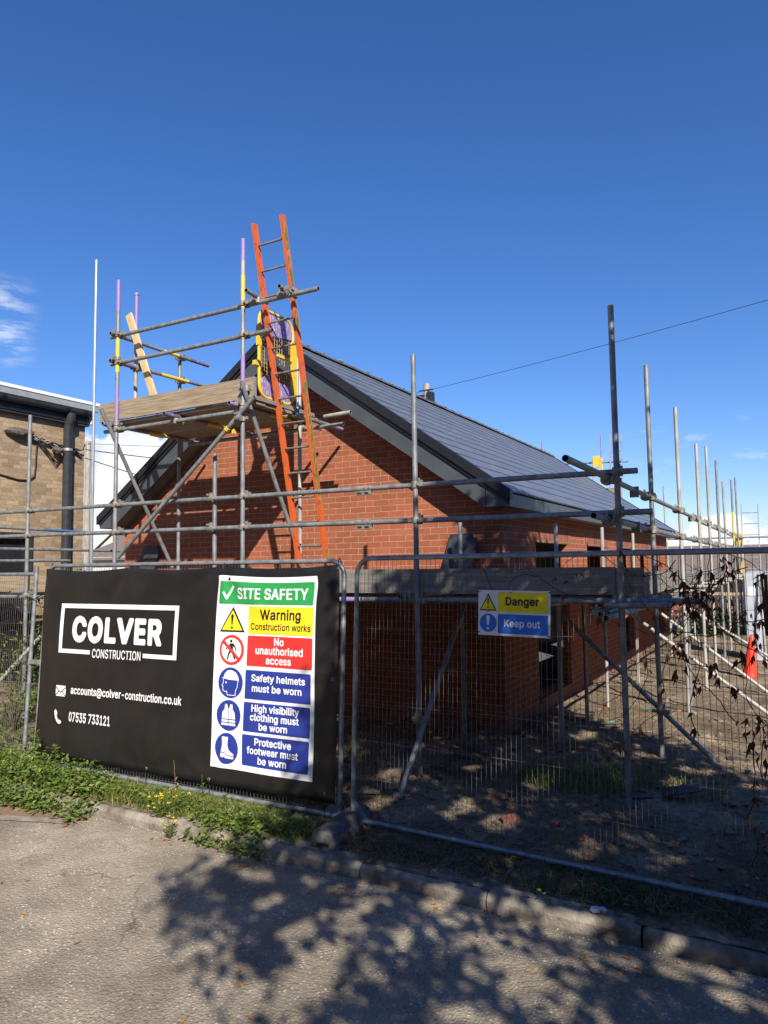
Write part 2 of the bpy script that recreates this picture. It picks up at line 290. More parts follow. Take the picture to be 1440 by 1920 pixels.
# ---------------------------------------------------------------- mesh builder
class MB:
    def __init__(s): s.v = []; s.f = []; s.m = []; s.sm = []; s.mats = []
    def mi(s, m):
        m = M[m] if isinstance(m, str) else m
        if m not in s.mats: s.mats.append(m)
        return s.mats.index(m)
    def poly(s, pts, m, smooth=False):
        b = len(s.v); s.v += [tuple(p) for p in pts]; s.f.append(tuple(range(b, b+len(pts)))); s.m.append(s.mi(m)); s.sm.append(smooth)
    def faces(s, pts, fs, m, smooth=False):
        b = len(s.v); s.v += [tuple(p) for p in pts]; k = s.mi(m)
        for f in fs: s.f.append(tuple(b+i for i in f)); s.m.append(k); s.sm.append(smooth)
    def obox(s, c, ax, ay, az_, m):
        c, ax, ay, az_ = Vector(c), Vector(ax), Vector(ay), Vector(az_)
        p = [c+ax*i+ay*j+az_*k for i in (-1, 1) for j in (-1, 1) for k in (-1, 1)]
        s.faces(p, [(0, 1, 3, 2), (4, 6, 7, 5), (0, 4, 5, 1), (2, 3, 7, 6), (0, 2, 6, 4), (1, 5, 7, 3)], m)
    def box(s, x0, x1, y0, y1, z0, z1, m):
        s.obox(((x0+x1)/2, (y0+y1)/2, (z0+z1)/2), ((x1-x0)/2, 0, 0), (0, (y1-y0)/2, 0), (0, 0, (z1-z0)/2), m)
    def beam(s, a, b, w, h, m, upv=(0, 0, 1)):
        a, b = Vector(a), Vector(b); d = (b-a); L = d.length; d.normalize(); sd = d.cross(Vector(upv)).normalized(); u = sd.cross(d)
        s.obox((a+b)/2, d*L/2, sd*w/2, u*h/2, m)
    def ring(s, c, d, r, n, m=None):
        d = Vector(d).normalized(); a = d.orthogonal().normalized(); b = d.cross(a)
        if abs(d.z) < .9:
            a = d.cross(Vector((0, 0, 1))).normalized(); b = d.cross(a)
        else: a = Vector((1, 0, 0)); a = (a-d*a.dot(d)).normalized(); b = d.cross(a)
        return [Vector(c)+a*(r*math.cos(2*math.pi*i/n))+b*(r*math.sin(2*math.pi*i/n)) for i in range(n)]
    def tube(s, a, b, r, m, n=12, hollow=True, r2=None):
        a, b = Vector(a), Vector(b); d = b-a; r2 = r if r2 is None else r2
        R0, R1 = s.ring(a, d, r, n), s.ring(b, d, r2, n)
        s.faces(R0+R1, [(i, (i+1) % n, n+(i+1) % n, n+i) for i in range(n)], m, True)
        for c, rr, sg in ((a, r, 1), (b, r2, -1)):
            if hollow:
                dd = d.normalized()*sg
                o_ = s.ring(c, d, rr, n); i_ = s.ring(c, d, rr*.83, n); k_ = s.ring(c+dd*.12, d, rr*.83, n)
                s.faces(o_+i_, [(i, (i+1) % n, n+(i+1) % n, n+i) for i in range(n)], m)
                s.faces(i_+k_, [(i, (i+1) % n, n+(i+1) % n, n+i) for i in range(n)], 'dark', True)
                s.faces(k_, [tuple(range(n))], 'dark')
            else: s.faces(s.ring(c, d, rr, n), [tuple(range(n))], m)
    def tubes(s, a, b, r, segs, n=12):
        """tube painted in sections: segs = [(fraction_end, mat), ...]"""
        a, b = Vector(a), Vector(b); t0 = 0
        for k, (t1, m) in enumerate(segs):
            p, q = a.lerp(b, t0), a.lerp(b, t1); n_ = n
            R0, R1 = s.ring(p, b-a, r, n_), s.ring(q, b-a, r, n_)
            s.faces(R0+R1, [(i, (i+1) % n_, n_+(i+1) % n_, n_+i) for i in range(n_)], m, True)
            t0 = t1
        for c, sg, m in ((a, 1, segs[0][1]), (b, -1, segs[-1][1])):
            d = b-a; dd = d.normalized()*sg
            o_ = s.ring(c, d, r, n); i_ = s.ring(c, d, r*.83, n); k_ = s.ring(c+dd*.1, d, r*.83, n)
            s.faces(o_+i_, [(i, (i+1) % n, n+(i+1) % n, n+i) for i in range(n)], m)
            s.faces(i_+k_, [(i, (i+1) % n, n+(i+1) % n, n+i) for i in range(n)], 'dark', True)
            s.faces(k_, [tuple(range(n))], 'dark')
    def path(s, pts, r, m, n=8, taper=None, caps=True):
        pts = [Vector(p) for p in pts]; rings = []
        for i, p in enumerate(pts):
            d = (pts[min(i+1, len(pts)-1)]-pts[max(i-1, 0)])
            rr = r if taper is None else r+(taper-r)*i/(len(pts)-1)
            rings.append((p, d.normalized(), rr))
        ref = rings[0][1].orthogonal().normalized(); vs = []
        for p, d, rr in rings:
            ref = (ref-d*ref.dot(d)).normalized(); b = d.cross(ref)
            vs += [p+ref*(rr*math.cos(2*math.pi*j/n))+b*(rr*math.sin(2*math.pi*j/n)) for j in range(n)]
        fs = [(k*n+i, k*n+(i+1) % n, (k+1)*n+(i+1) % n, (k+1)*n+i) for k in range(len(pts)-1) for i in range(n)]
        s.faces(vs, fs, m, True)
        if caps and n > 3:
            s.faces(vs[:n], [tuple(range(n))], m); s.faces(vs[-n:], [tuple(range(n))], m)
    def lathe(s, c, prof, m, n=20, tilt=None):
        c = Vector(c); vs = []
        for r, z in prof:
            for i in range(n):
                p = Vector((r*math.cos(2*math.pi*i/n), r*math.sin(2*math.pi*i/n), z))
                if tilt: p = tilt @ p
                vs.append(c+p)
        k = len(prof)
        s.faces(vs, [(j*n+i, j*n+(i+1) % n, (j+1)*n+(i+1) % n, (j+1)*n+i) for j in range(k-1) for i in range(n)], m, True)
    def blob(s, c, rx, ry, rz, m, seed=0, jag=.3, sub=1):
        bm = bmesh.new(); bmesh.ops.create_icosphere(bm, subdivisions=sub, radius=1)
        vs = []
        for v in bm.verts:
            k = 1+jag*mnoise.noise(v.co*1.3+Vector((seed*3.1, seed*1.7, seed)))*1.5
            vs.append((c[0]+v.co.x*rx*k, c[1]+v.co.y*ry*k, c[2]+v.co.z*rz*k))
        s.faces(vs, [tuple(v.index for v in f.verts) for f in bm.faces], m); bm.free()
    def build(s, name, parent=None, kind=None, bevel=0):
        me = bpy.data.meshes.new(name)
        off = wl.get(parent, Vector()) if parent else Vector()
        me.from_pydata([(x-off[0], y-off[1], z-off[2]) for x, y, z in s.v], [], s.f)
        for m_ in s.mats: me.materials.append(m_)
        me.polygons.foreach_set('material_index', s.m); me.polygons.foreach_set('use_smooth', s.sm); me.update()
        o = bpy.data.objects.new(name, me); C.objects.link(o)
        if parent: o.parent = parent; wl[o] = off.copy()
        else: wl[o] = Vector()
        if bevel:
            b = o.modifiers.new('b', 'BEVEL'); b.width = bevel; b.segments = 2; b.limit_method = 'ANGLE'
        if kind: o['kind'] = kind
        return o
wl = {}
def thing(name, label, cat, loc=(0, 0, 0), group=None):
    o = bpy.data.objects.new(name, None); C.objects.link(o); o.location = loc; o.empty_display_size = .2
    o['label'] = label; o['category'] = cat
    if group: o['group'] = group
    wl[o] = Vector(loc)
    return o
def tag(o, label, cat, group=None, kind=None):
    o['label'] = label; o['category'] = cat
    if group: o['group'] = group
    if kind: o['kind'] = kind
    return o
def part(name, parent, fn, **kw):
    b = MB(); fn(b); return b.build(name, parent, **kw)
TR = .0242

# ---------------------------------------------------------------- ground, road, kerb
def gh(x, y):
    base = .1+.1*min(1, max(0, (y-4.5)/1.3))
    amp = .042*min(1, max(0, (y-4.5)/1.0))
    n = mnoise.noise(Vector((x*.9, y*.9, 3)))*1.0+mnoise.noise(Vector((x*2.7, y*2.7, 9)))*.6+mnoise.noise(Vector((x*8, y*8, 1)))*.35
    return base+amp*n+.014*mnoise.noise(Vector((x*11, y*11, 4)))+.008*mnoise.noise(Vector((x*25, y*25, 6)))
b = MB()
b.poly([(-900, -900, -.9), (900, -900, -.9), (900, 900, -.9), (-900, 900, -.9)], 'far_ground')
b.build('ground', kind='structure')
b = MB(); nx, ny = 40, 24
b.poly([(-30, -14, 0), (20, -14, 0), (20, 4.215, 0), (-30, 4.215, 0)], 'road')
b.build('road', kind='structure')
b = MB()
b.poly([(-30, 4.25, .004), (-5.75, 4.25, .004), (-5.48, 4.05, .004), (-6.2, 3.72, .004), (-7.5, 3.3, .004), (-30, -2, .004)], 'redtar')
b.build('footpath', kind='structure')
b = MB()
for a_, c_ in (((-7.6, 3.22), (-5.35, 4.02)),):
    d = (Vector(c_)-Vector(a_)).normalized(); nn = Vector((-d.y, d.x))*.055
    b.poly([(a_[0]-nn.x, a_[1]-nn.y, .008), (c_[0]-nn.x, c_[1]-nn.y, .008), (c_[0]+nn.x, c_[1]+nn.y, .008), (a_[0]+nn.x, a_[1]+nn.y, .008)], 'conc')
b.build('edging_strip', kind='structure')
b = MB(); xs = []; ys = []
x = -26.0
while x < 16: xs.append(x); x += .05 if -5.2 < x < 1.2 else (.1 if -8 < x < 2 else .5)
y = 4.27
while y < 30: ys.append(y); y += .045 if y < 9.5 else (.16 if y < 15 else .6)
vs = [(x, y, gh(x, y)) for y in ys for x in xs]; n_ = len(xs)
b.faces(vs, [(j*n_+i, j*n_+i+1, (j+1)*n_+i+1, (j+1)*n_+i) for j in range(len(ys)-1) for i in range(n_-1)], 'soil', True)
for a_, c_ in ():
    pass
b.build('site_ground', kind='structure')
b = MB(); x = -7.15; k = 0
while x < 6:
    L = .905; dz = rnd.uniform(-.008, .01); dy = rnd.uniform(-.008, .008); ty = rnd.uniform(-.006, .006)
    prof = [(4.222, -.05), (4.215, .06), (4.228, .088), (4.25, .1), (4.345, .103), (4.35, -.05)]
    nseg = 14; vs = []
    for i in range(nseg+1):
        xx = x+.006+(L-.012)*i/nseg
        e = .008 if i in (0, nseg) else 0
        for (yy, zz) in prof:
            wob = mnoise.noise(Vector((xx*9, yy*20, zz*20)))*.0028
            vs.append((xx, yy+dy+ty*(i/nseg-.5)*2+wob+(e if yy < 4.3 else 0), zz+dz+wob*.6-(e if zz > .07 else 0)))
    m_ = len(prof)
    fs = [(i*m_+j, (i+1)*m_+j, (i+1)*m_+j+1, i*m_+j+1) for i in range(nseg) for j in range(m_-1)]
    fs += [tuple(range(m_-1, -1, -1)), tuple(nseg*m_+j for j in range(m_))]
    b.faces(vs, fs, 'conc'); x += L; k += 1
b.build('kerb', kind='structure')

# ---------------------------------------------------------------- brick bungalow
XR, XL, YG, YB = -2.85, -9.05, 7.7, 20.1
AX = -5.95; SL = .7045
def rz(x): return 5.25-abs(x-AX)*SL             # top of the tiles
bung = thing('brick_bungalow', 'new red brick bungalow with dark tiled gable roof behind the scaffold', 'house', (AX, YG, .1))
def f(b):
    prof = [(XL, -.1), (XR, -.1), (XR, rz(XR)-.12), (AX, rz(AX)-.12), (XL, rz(XL)-.12)]
    k = len(prof); vs = [(x, YG, z) for x, z in prof]+[(x, YG+.3, z) for x, z in prof]
    b.faces(vs, [tuple(range(k))[::-1], tuple(range(k, 2*k))]+[(i, (i+1) % k, k+(i+1) % k, k+i) for i in range(k)], 'brick')
part('gable_wall', bung, f)
def f(b):
    prof = [(XL, -.1), (XR, -.1), (XR, rz(XR)-.12), (AX, rz(AX)-.12), (XL, rz(XL)-.12)]
    k = len(prof); vs = [(x, YB-.3, z) for x, z in prof]+[(x, YB, z) for x, z in prof]
    b.faces(vs, [tuple(range(k))[::-1], tuple(range(k, 2*k))]+[(i, (i+1) % k, k+(i+1) % k, k+i) for i in range(k)], 'brick')
part('rear_gable_wall', bung, f)
OPS = [(8.95, 10.45, .34, 2.38), (11.6, 12.95, 1.2, 2.38), (14.05, 15.25, .34, 2.38), (16.2, 17.3, 1.2, 2.38), (18.35, 19.3, .34, 2.38)]
def f(b):
    y = YG+.3; zt = 2.86
    for (a, c, z0, z1) in OPS+[(YB-.3, None, 0, 0)]:
        b.box(XR-.11, XR, y, a, -.1, zt, 'brick')
        if c is None: break
        b.box(XR-.11, XR, a, c, -.1, z0, 'brick'); b.box(XR-.11, XR, a, c, z1, zt, 'brick'); y = c
part('side_wall', bung, f)
part('rear_side_wall', bung, lambda b: b.box(XL, XL+.3, YG+.3, YB-.3, -.1, 2.86, 'brick'))
for (a, c, z0, z1) in OPS:
    part('lintel_course', bung, lambda b: b.box(XR-.05, XR+.004, a-.17, c+.17, z1, z1+.2252, 'soldier'))
    part('sill', bung, lambda b: b.box(XR-.2, XR+.03, a-.0, c+.0, z0-.0, z0+.05, 'plinth'))
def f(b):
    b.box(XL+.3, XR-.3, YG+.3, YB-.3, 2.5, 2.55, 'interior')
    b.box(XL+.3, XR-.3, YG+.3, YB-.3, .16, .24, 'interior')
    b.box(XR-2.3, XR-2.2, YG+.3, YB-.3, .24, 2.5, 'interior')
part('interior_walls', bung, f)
def f(b):
    b.box(XL, XR+.006, YG-.006, YG+.05, -.12, .325, 'plinth'); b.box(XR-.05, XR+.006, YG+.05, YB, -.12, .325, 'plinth')
part('plinth', bung, f)
Y0, Y1 = 7.39, 20.38
g = math.sqrt(1+SL*SL); nc = 14; run = 3.33
for sgn in (1, -1):
    b = MB()
    for k in range(nc):
        x0 = run*(1-k/nc); x1 = run*(1-(k+1.15)/nc); x1 = max(x1, 0)
        z0 = 5.25-x0*SL; z1 = 5.25-x1*SL
        nrm = Vector((SL/g, 0, 1/g))
        t = .018
        a0 = Vector((x0, 0, z0)); a1 = Vector((x1, 0, z1-.011))
        pts = [a0, a1, a1-nrm*t, a0-nrm*t]
        nseg = 38
        vs = []
        for j in range(nseg+1):
            yy = Y0+(Y1-Y0)*j/nseg
            for p in pts:
                w = .0035*mnoise.noise(Vector((p.x*3, yy*2.3, k*5.1)))
                vs.append((AX+sgn*p.x, yy, p.z+w))
        fs = [(j*4+i, (j+1)*4+i, (j+1)*4+(i+1) % 4, j*4+(i+1) % 4) for j in range(nseg) for i in range(4)]+[(0, 1, 2, 3), tuple(nseg*4+i for i in (3, 2, 1, 0))]
        if sgn < 0: fs = [f_[::-1] for f_ in fs]
        b.faces(vs, fs, 'slate')
    rf = b.build('roof_slope', bung)
    # dry verge trim, barge board and soffit of this slope, both gables
    for yv, s2 in ((Y0, -1), (Y1, 1)):
        for nm, o0, o1, ya, yb_, mm in (('verge_trim', -.085, .012, -.035, .05, 'black_trim'), ('barge_lip', -.125, -.085, -.012, .03, 'black_trim'), ('barge_board', -.315, -.125, .01, .03, 'grey_trim')):
            b = MB()
            xa, xb = (0, run+.01) if nm == 'verge_trim' else ((0, run-.03) if nm == 'barge_lip' else (0, 3.02))
            yy = sorted((yv-s2*-ya*1, yv-s2*-yb_*1)) if s2 < 0 else sorted((yv+ya*-1, yv-yb_))
            if s2 < 0: yy = [yv+ya, yv+yb_]
            else: yy = [yv-yb_, yv-ya]
            pts = [(xa, 5.25-xa*SL+o0*g), (xb, 5.25-xb*SL+o0*g), (xb, 5.25-xb*SL+o1*g), (xa, 5.25-xa*SL+o1*g)]
            if nm == 'barge_board': pts = [(xa, 5.25-xa*SL+o0*g), (xb, 5.25-xb*SL+o0*g), (xb, 5.25-xb*SL+o1*g), (xa, 5.25-xa*SL+o1*g)]
            vs = [(AX+sgn*x_, yy[0], z_) for x_, z_ in pts]+[(AX+sgn*x_, yy[1], z_) for x_, z_ in pts]
            fs = [(0, 1, 2, 3), (7, 6, 5, 4)]+[(i, 4+i, 4+(i+1) % 4, (i+1) % 4) for i in range(4)]
            b.faces(vs, fs, mm); b.build(nm, bung)
        b = MB(); ya, yb_ = (yv+.03, YG) if s2 < 0 else (YB, yv-.03)
        pts = [(0, 5.25-.315*g), (3.02, 5.25-3.02*SL-.315*g)]
        b.poly([(AX+sgn*pts[0][0], ya, pts[0][1]+.012), (AX+sgn*pts[1][0], ya, pts[1][1]+.012), (AX+sgn*pts[1][0], yb_, pts[1][1]+.012), (AX+sgn*pts[0][0], yb_, pts[0][1]+.012)], 'grey_trim')
        b.build('verge_soffit', bung)
        # boxed end of the eaves
        b = MB(); y_a, y_b = (yv+.004, YG-.002) if s2 < 0 else (YB+.002, yv-.004)
        xa, xb = 2.995, 3.305
        zt = lambda x_: 5.25-x_*SL-.13
        vs = []
        for yy in (y_a, y_b): vs += [(AX+sgn*xa, yy, 2.735), (AX+sgn*xb, yy, 2.735), (AX+sgn*xb, yy, zt(xb)), (AX+sgn*xa, yy, zt(xa))]
        b.faces(vs, [(0, 1, 2, 3), (7, 6, 5, 4)]+[(i, 4+i, 4+(i+1) % 4, (i+1) % 4) for i in range(4)], 'grey_trim')
        xj = 3.045
        b.box(AX+sgn*xj-.004, AX+sgn*xj+.004, y_a-.004 if s2 < 0 else y_b, y_a if s2 < 0 else y_b+.004, 2.737, zt(xj)-.01, 'black_trim')
        b.build('box_end', bung)
    b = MB(); xo = 3.30
    b.box(min(AX+sgn*xo, AX+sgn*(xo+.018)), max(AX+sgn*xo, AX+sgn*(xo+.018)), Y0+.012, Y1-.012, 2.73, 2.868, 'grey_trim'); b.build('fascia', bung)
    b = MB(); b.box(min(AX+sgn*3.105, AX+sgn*3.298), max(AX+sgn*3.105, AX+sgn*3.298), YG, YB, 2.742, 2.752, 'soffit'); b.build('soffit', bung)
    b = MB(); b.box(min(AX+sgn*3.2, AX+sgn*3.29), max(AX+sgn*3.2, AX+sgn*3.29), Y0+.04, Y1-.04, 2.76, 2.885, 'black_trim'); b.build('eaves_gap_shade', bung)  # black strip standing in for the shaded gap between tiles and fascia
# ridge tiles
b = MB(); y = Y0-.03; k = 0
while y < Y1:
    L = .42; dz = rnd.uniform(-.004, .006)
    for s_ in (1, -1):
        p0 = Vector((AX, y, 5.285+dz)); p1 = Vector((AX+s_*.125, y, 5.285+dz-.125*.62))
        for (q0, q1) in (((0, 0), (0, .03)),):
            pass
        top_ = [p0, p1, p1+Vector((0, L-.015, .004)), p0+Vector((0, L-.015, .004))]
        bot = [p-Vector((0, 0, .018)) for p in top_]
        b.faces(top_+bot, [(0, 1, 2, 3), (7, 6, 5, 4), (0, 4, 5, 1), (1, 5, 6, 2), (2, 6, 7, 3), (3, 7, 4, 0)], 'ridge')
    b.blob((AX+.06, y+L-.01, 5.262), .06, .013, .014, 'stone', seed=k, jag=.5)
    if rnd.random() < .4: b.blob((AX+.09+rnd.uniform(-.02, .04), y+rnd.uniform(0, L), 5.24), .025, .04, .012, 'stone', seed=k+9, jag=.6)
    y += L; k += 1
b.build('ridge_tiles', bung)

# ---------------------------------------------------------------- buff brick building at the left
bb = thing('buff_brick_building', 'flat roofed buff brick building at the left with black gutter', 'building', (-12.3, 9.4, 0))
def f(b):
    b.box(-20, -12.3, -2, 8.33, -.1, 5.08, 'buff')   # beside window, in pieces
def wall(b):
    # front wall with a window opening y 5.2..8.32, z .95..2.74
    b.box(-12.6, -12.3, 8.32, 9.43, -.1, 5.08, 'buff'); b.box(-12.6, -12.3, 5.2, 8.32, 2.80, 5.08, 'buff')
    b.box(-12.6, -12.3, 5.2, 8.32, -.1, .95, 'buff'); b.box(-12.6, -12.3, -2, 5.2, -.1, 5.08, 'buff')
    b.box(-20, -12.6, 9.13, 9.43, -.1, 5.08, 'buff'); b.box(-20, -12.6, -2, -1.7, -.1, 5.08, 'buff')
part('wall', bb, wall)
w = part('window_frame', bb, lambda b: (b.box(-12.42, -12.26, 5.2, 8.32, 2.68, 2.80, 'pvc'), b.box(-12.42, -12.26, 8.22, 8.32, .95, 2.68, 'pvc'), b.box(-12.42, -12.26, 5.2, 8.22, .95, 1.05, 'pvc'), b.box(-12.40, -12.28, 6.7, 6.8, 1.05, 2.68, 'pvc')))
part('window_pane', w, lambda b: b.box(-12.38, -12.36, 5.2, 8.22, 1.05, 2.68, 'glass'))
part('roof', bb, lambda b: (b.box(-20.3, -12.03, -2.3, 9.55, 5.27, 5.39, 'grey_metal'), b.box(-20.3, -12.015, -2.3, 9.57, 5.39, 5.45, 'white_metal')))
part('fascia', bb, lambda b: (b.box(-12.299, -12.2, -2, 9.45, 4.98, 5.30, 'dark_fence'), b.box(-12.2, -12.18, -2, 9.45, 5.02, 5.08, 'black_trim')))
part('white_end_cap', bb, lambda b: b.box(-12.6, -12.12, 9.46, 9.52, 5.03, 5.29, 'white_metal'))
def f(b):
    vs = []; n = 9; ya, yb_ = -2, 9.4
    for yy in (ya, yb_):
        for i in range(n):
            a = math.pi*i/(n-1)
            vs.append((-12.11-.075*math.cos(a), yy, 5.26-.11*math.sin(a)))
    b.faces(vs, [(i, i+1, n+i+1, n+i) for i in range(n-1)], 'pvc', True); b.faces([vs[i] for i in range(n, 2*n)], [tuple(range(n))], 'pvc')
    b.box(-12.19, -12.03, ya, yb_, 5.255, 5.265, 'pvc')
    for yy in (7.55, 8.85, 9.25, 6.2):
        vs = [(-12.11-.085*math.cos(math.pi*i/8), yy+dy, 5.262-.122*math.sin(math.pi*i/8)) for dy in (-.04, .04) for i in range(9)]
        b.faces(vs, [(i, i+1, 9+i+1, 9+i) for i in range(8)]+[tuple(range(9)), tuple(range(17, 8, -1))], 'black_trim', False)
part('gutter', bb, f)
dp = part('downpipe', bb, lambda b: (b.path([(-12.11, 8.97, 5.16), (-12.12, 8.97, 5.05), (-12.17, 8.97, 4.98), (-12.2, 8.97, 4.9), (-12.2, 8.97, -.1)], .085, 'pvc', n=18),))
for z_ in (4.42, 1.9): part('pipe_bracket', dp, lambda b: b.tube((-12.2, 8.97, z_), (-12.2, 8.97, z_+.05), .098, 'hoop', n=16, hollow=False))
def f(b):
    b.path([(-12.28, 6.5, 3.86), (-12.28, 7.6, 3.84), (-12.28, 8.0, 3.77), (-12.28, 8.22, 3.78), (-12.28, 8.33, 3.86), (-12.28, 8.35, 4.05), (-12.28, 8.36, 4.40), (-12.28, 8.38, 4.5)], .014, 'cable')
    for k in range(7):
        pts = []
        y_ = 7.8
        for i in range(9):
            pts.append((-12.26+rnd.uniform(0, .05), 8.15+i*.145+rnd.uniform(-.03, .03), 4.58-.02*i+rnd.uniform(-.07, .07)))
        b.path(pts, rnd.choice((.008, .01, .012)), 'cable' if k % 3 else 'conduit', n=5)
    for k in range(3):
        b.path([(-12.24, 8.3, 4.57), (-12.22, 8.5+.03*k, 4.42-.05*k), (-12.23, 8.72, 4.25-.05*k), (-12.24, 8.85, 4.28)], .01, 'cable', n=5)
    b.path([(-12.24, 8.9, 4.55), (-12.2, 9.2, 4.46), (-12.22, 9.34, 4.5), (-12.25, 9.4, 4.62)], .011, 'cable', n=5)
part('cable_bundle', bb, f)
part('cable_coil', bb, lambda b: b.blob((-12.22, 7.98, 4.64), .09, .28, .09, 'rust', seed=3, jag=.25, sub=2))
part('junction_box', bb, lambda b: (b.blob((-12.2, 8.74, 4.4), .09, .1, .07, 'rust', seed=5, jag=.3, sub=2),))

# ---------------------------------------------------------------- scaffolding
# a coupler: band round a vertical tube, band round a crossing tube, two bolts
def coupler_mesh():
    b = MB()
    b.tube((0, 0, -.026), (0, 0, .026), .032, 'coupler', n=12, hollow=False)
    b.tube((-.028, .05, 0), (.028, .05, 0), .032, 'coupler', n=12, hollow=False)
    b.box(-.014, .014, .028, .03, -.03, .03, 'coupler')
    b.tube((.036, -.022, 0), (.036, .045, 0), .007, 'coupler', n=6, hollow=False); b.box(.028, .048, -.034, -.022, -.012, .012, 'coupler')
    b.tube((.012, .07, .036), (.012, .02, .036), .007, 'coupler', n=6, hollow=False); b.box(0, .024, .08, .092, .026, .046, 'coupler')
    b.box(.026, .075, -.006, .006, -.016, .016, 'coupler'); b.box(-.07, -.026, -.005, .007, -.014, .014, 'coupler'); b.box(-.016, .016, .044, .058, .026, .058, 'coupler')
    me = bpy.data.meshes.new('coupler')
    me.from_pydata(b.v, [], b.f)
    for m_ in b.mats: me.materials.append(m_)
    me.polygons.foreach_set('material_index', b.m); me.polygons.foreach_set('use_smooth', b.sm); me.update()
    return me
CPL = coupler_mesh()
def coupler(parent, p, rot=0, flip=0, scale=1.15):
    o = bpy.data.objects.new('coupler', CPL); C.objects.link(o); o.parent = parent
    o.location = Vector(p)-wl[parent]; o.rotation_euler = (R(180) if flip else 0, 0, R(rot)); o.scale = (scale,)*3
    return o
def tubeP(name, parent, a, b_, segs=None, m='galv', n=12):
    b = MB()
    if segs: b.tubes(a, b_, TR, segs, n)
    else: b.tube(a, b_, TR, m, n)
    return b.build(name, parent)
GY = 5.85; ZG = .17
gs = thing('gable_scaffold', 'tube scaffold with two guard rails standing across the brick gable', 'scaffold', (-5, GY, ZG))
for x, zt, m in ((-8.74, 4.17, 'galv'), (-2.99, 4.07, 'galv'), (-1.18, 4.19, 'galv')):
    tubeP('standard', gs, (x-.0, GY, ZG-.02), (x+.0, GY, zt), m=m, n=16)
tubeP('standard', gs, (-3.18, 7.3, ZG-.02), (-3.18, 7.3, 2.57)); tubeP('standard', gs, (-9.32, 7.3, ZG), (-9.32, 7.3, 6.98), m='galv_new')
tubeP('standard', gs, (-5.55, 5.95, 1.5), (-5.55, 5.95, 3.38))
# rails in two lengths with sleeve joints
for z0, z1, xe in ((2.90, 2.83, -1.03), (2.57, 2.50, -.93)):
    q = lambda x: z0+(z1-z0)*(x+9.6)/8.6
    tubeP('guard_rail', gs, (-12, GY+.05, q(-12)), (-3.58, GY+.05, q(-3.58)), n=16)
    tubeP('guard_rail', gs, (-3.575, GY+.05, q(-3.575)), (xe, GY+.05, q(xe)), n=16)
    def f(b):
        b.tube((-3.66, GY+.05, q(-3.66)), (-3.49, GY+.05, q(-3.49)), .031, 'coupler', n=14, hollow=False)
        b.box(-3.66, -3.49, GY+.03, GY+.07, q(-3.6)-.062, q(-3.6)-.024, 'coupler')
        for dx in (-.04, .04): b.box(-3.575+dx-.022, -3.575+dx+.022, GY+.025, GY+.029, q(-3.6)-.052, q(-3.6)-.036, 'dark')
    part('sleeve_joint', gs, f)
    for x in (-8.74, -2.99, -1.18): coupler(gs, (x, GY, q(x)))
    coupler(gs, (-5.55, 5.95, q(-5.55)), 180)
    coupler(gs, (-7.05, GY, q(-7.05))); coupler(gs, (-5.06, GY, q(-5.06)))
tubeP('ledger', gs, (-3.6, GY+.05, 1.78), (-.62, GY+.05, 1.80), n=16); tubeP('ledger', gs, (-12, GY+.05, 1.74), (-3.62, GY+.05, 1.78), segs=[(.5, 'galv'), (.56, 'purple'), (.64, 'yellow'), (.93, 'galv'), (1, 'purple')])
tubeP('ledger', gs, (-1.3, GY-.055, 1.765), (-.80, GY-.055, 1.775), n=16)
tubeP('ledger', gs, (-12, 7.25, 1.74), (-1.0, 7.25, 1.76))
for x in (-8.74, -2.99, -1.18): coupler(gs, (x, GY, 1.78))
for x in (-8.9, -7.2, -5.2, -3.1, -1.32):
    tubeP('transom', gs, (x, GY-.12, 1.70 if x > -2 else 1.82), (x, 7.55, 1.70 if x > -2 else 1.82))
coupler(gs, (-1.32, GY, 1.70), 90)
for x0, x1, z in ((-12, -8.2, 1.93), (-8.19, -4.4, 1.95), (-4.39, -1.24, 1.955)):
    part('toe_board', gs, lambda b: b.box(x0, x1, GY+.03+.05, GY+.118, z-.1125, z+.1125, 'board_sun' if x0 < -8.5 else 'board_grey'))
part('toe_board', gs, lambda b: b.box(-1.235, -1.02, GY+.085, GY+.12, 1.80, 2.06, 'board_grey'))
for k in range(7):
    y0 = GY+.13+k*.232
    part('platform_board', gs, lambda b: [b.box(x0, x1, y0, y0+.222, 1.845, 1.883, 'board_grey') for x0, x1 in ((-12, -8.1), (-8.08, -4.2), (-4.18, -1.25))])
tubeP('raker', gs, (-2.93, 5.33, .16), (-2.93, 6.8, 1.70), n=14); coupler(gs, (-2.95, 5.84, .72), 90)
tubeP('raker', gs, (-9.3, 5.45, .25), (-8.55, 5.95, 1.25), m='galv_pale')
# raised tower
tw = thing('scaffold_tower', 'raised loading tower of tube and boards below the gable peak', 'scaffold', (-6, 6.4, ZG))
tubeP('standard', tw, (-7.05, GY, ZG), (-7.05, GY, 5.66), [(.68, 'galv'), (.755, 'purple'), (.79, 'galv'), (.865, 'yellow'), (.93, 'galv'), (1, 'purple')])
tubeP('standard', tw, (-5.06, GY, ZG), (-5.06, GY, 5.70), [(.685, 'galv'), (.765, 'purple'), (.86, 'galv'), (.925, 'yellow'), (.955, 'galv_pale'), (1, 'purple')])
tubeP('standard', tw, (-7.18, 7.0, ZG), (-7.18, 7.0, 5.04)); tubeP('standard', tw, (-5.10, 6.93, ZG), (-5.10, 6.93, 4.95), m='galv_pale')
tubeP('post', tw, (-7.13, 6.2, 3.85), (-7.13, 6.2, 5.60), [(.5, 'galv_pale'), (.72, 'galv_pale'), (1, 'purple')])
part('post_cap', tw, lambda b: b.tube((-7.13, 6.2, 5.60), (-7.13, 6.2, 5.63), .031, 'purple', n=12, hollow=False))
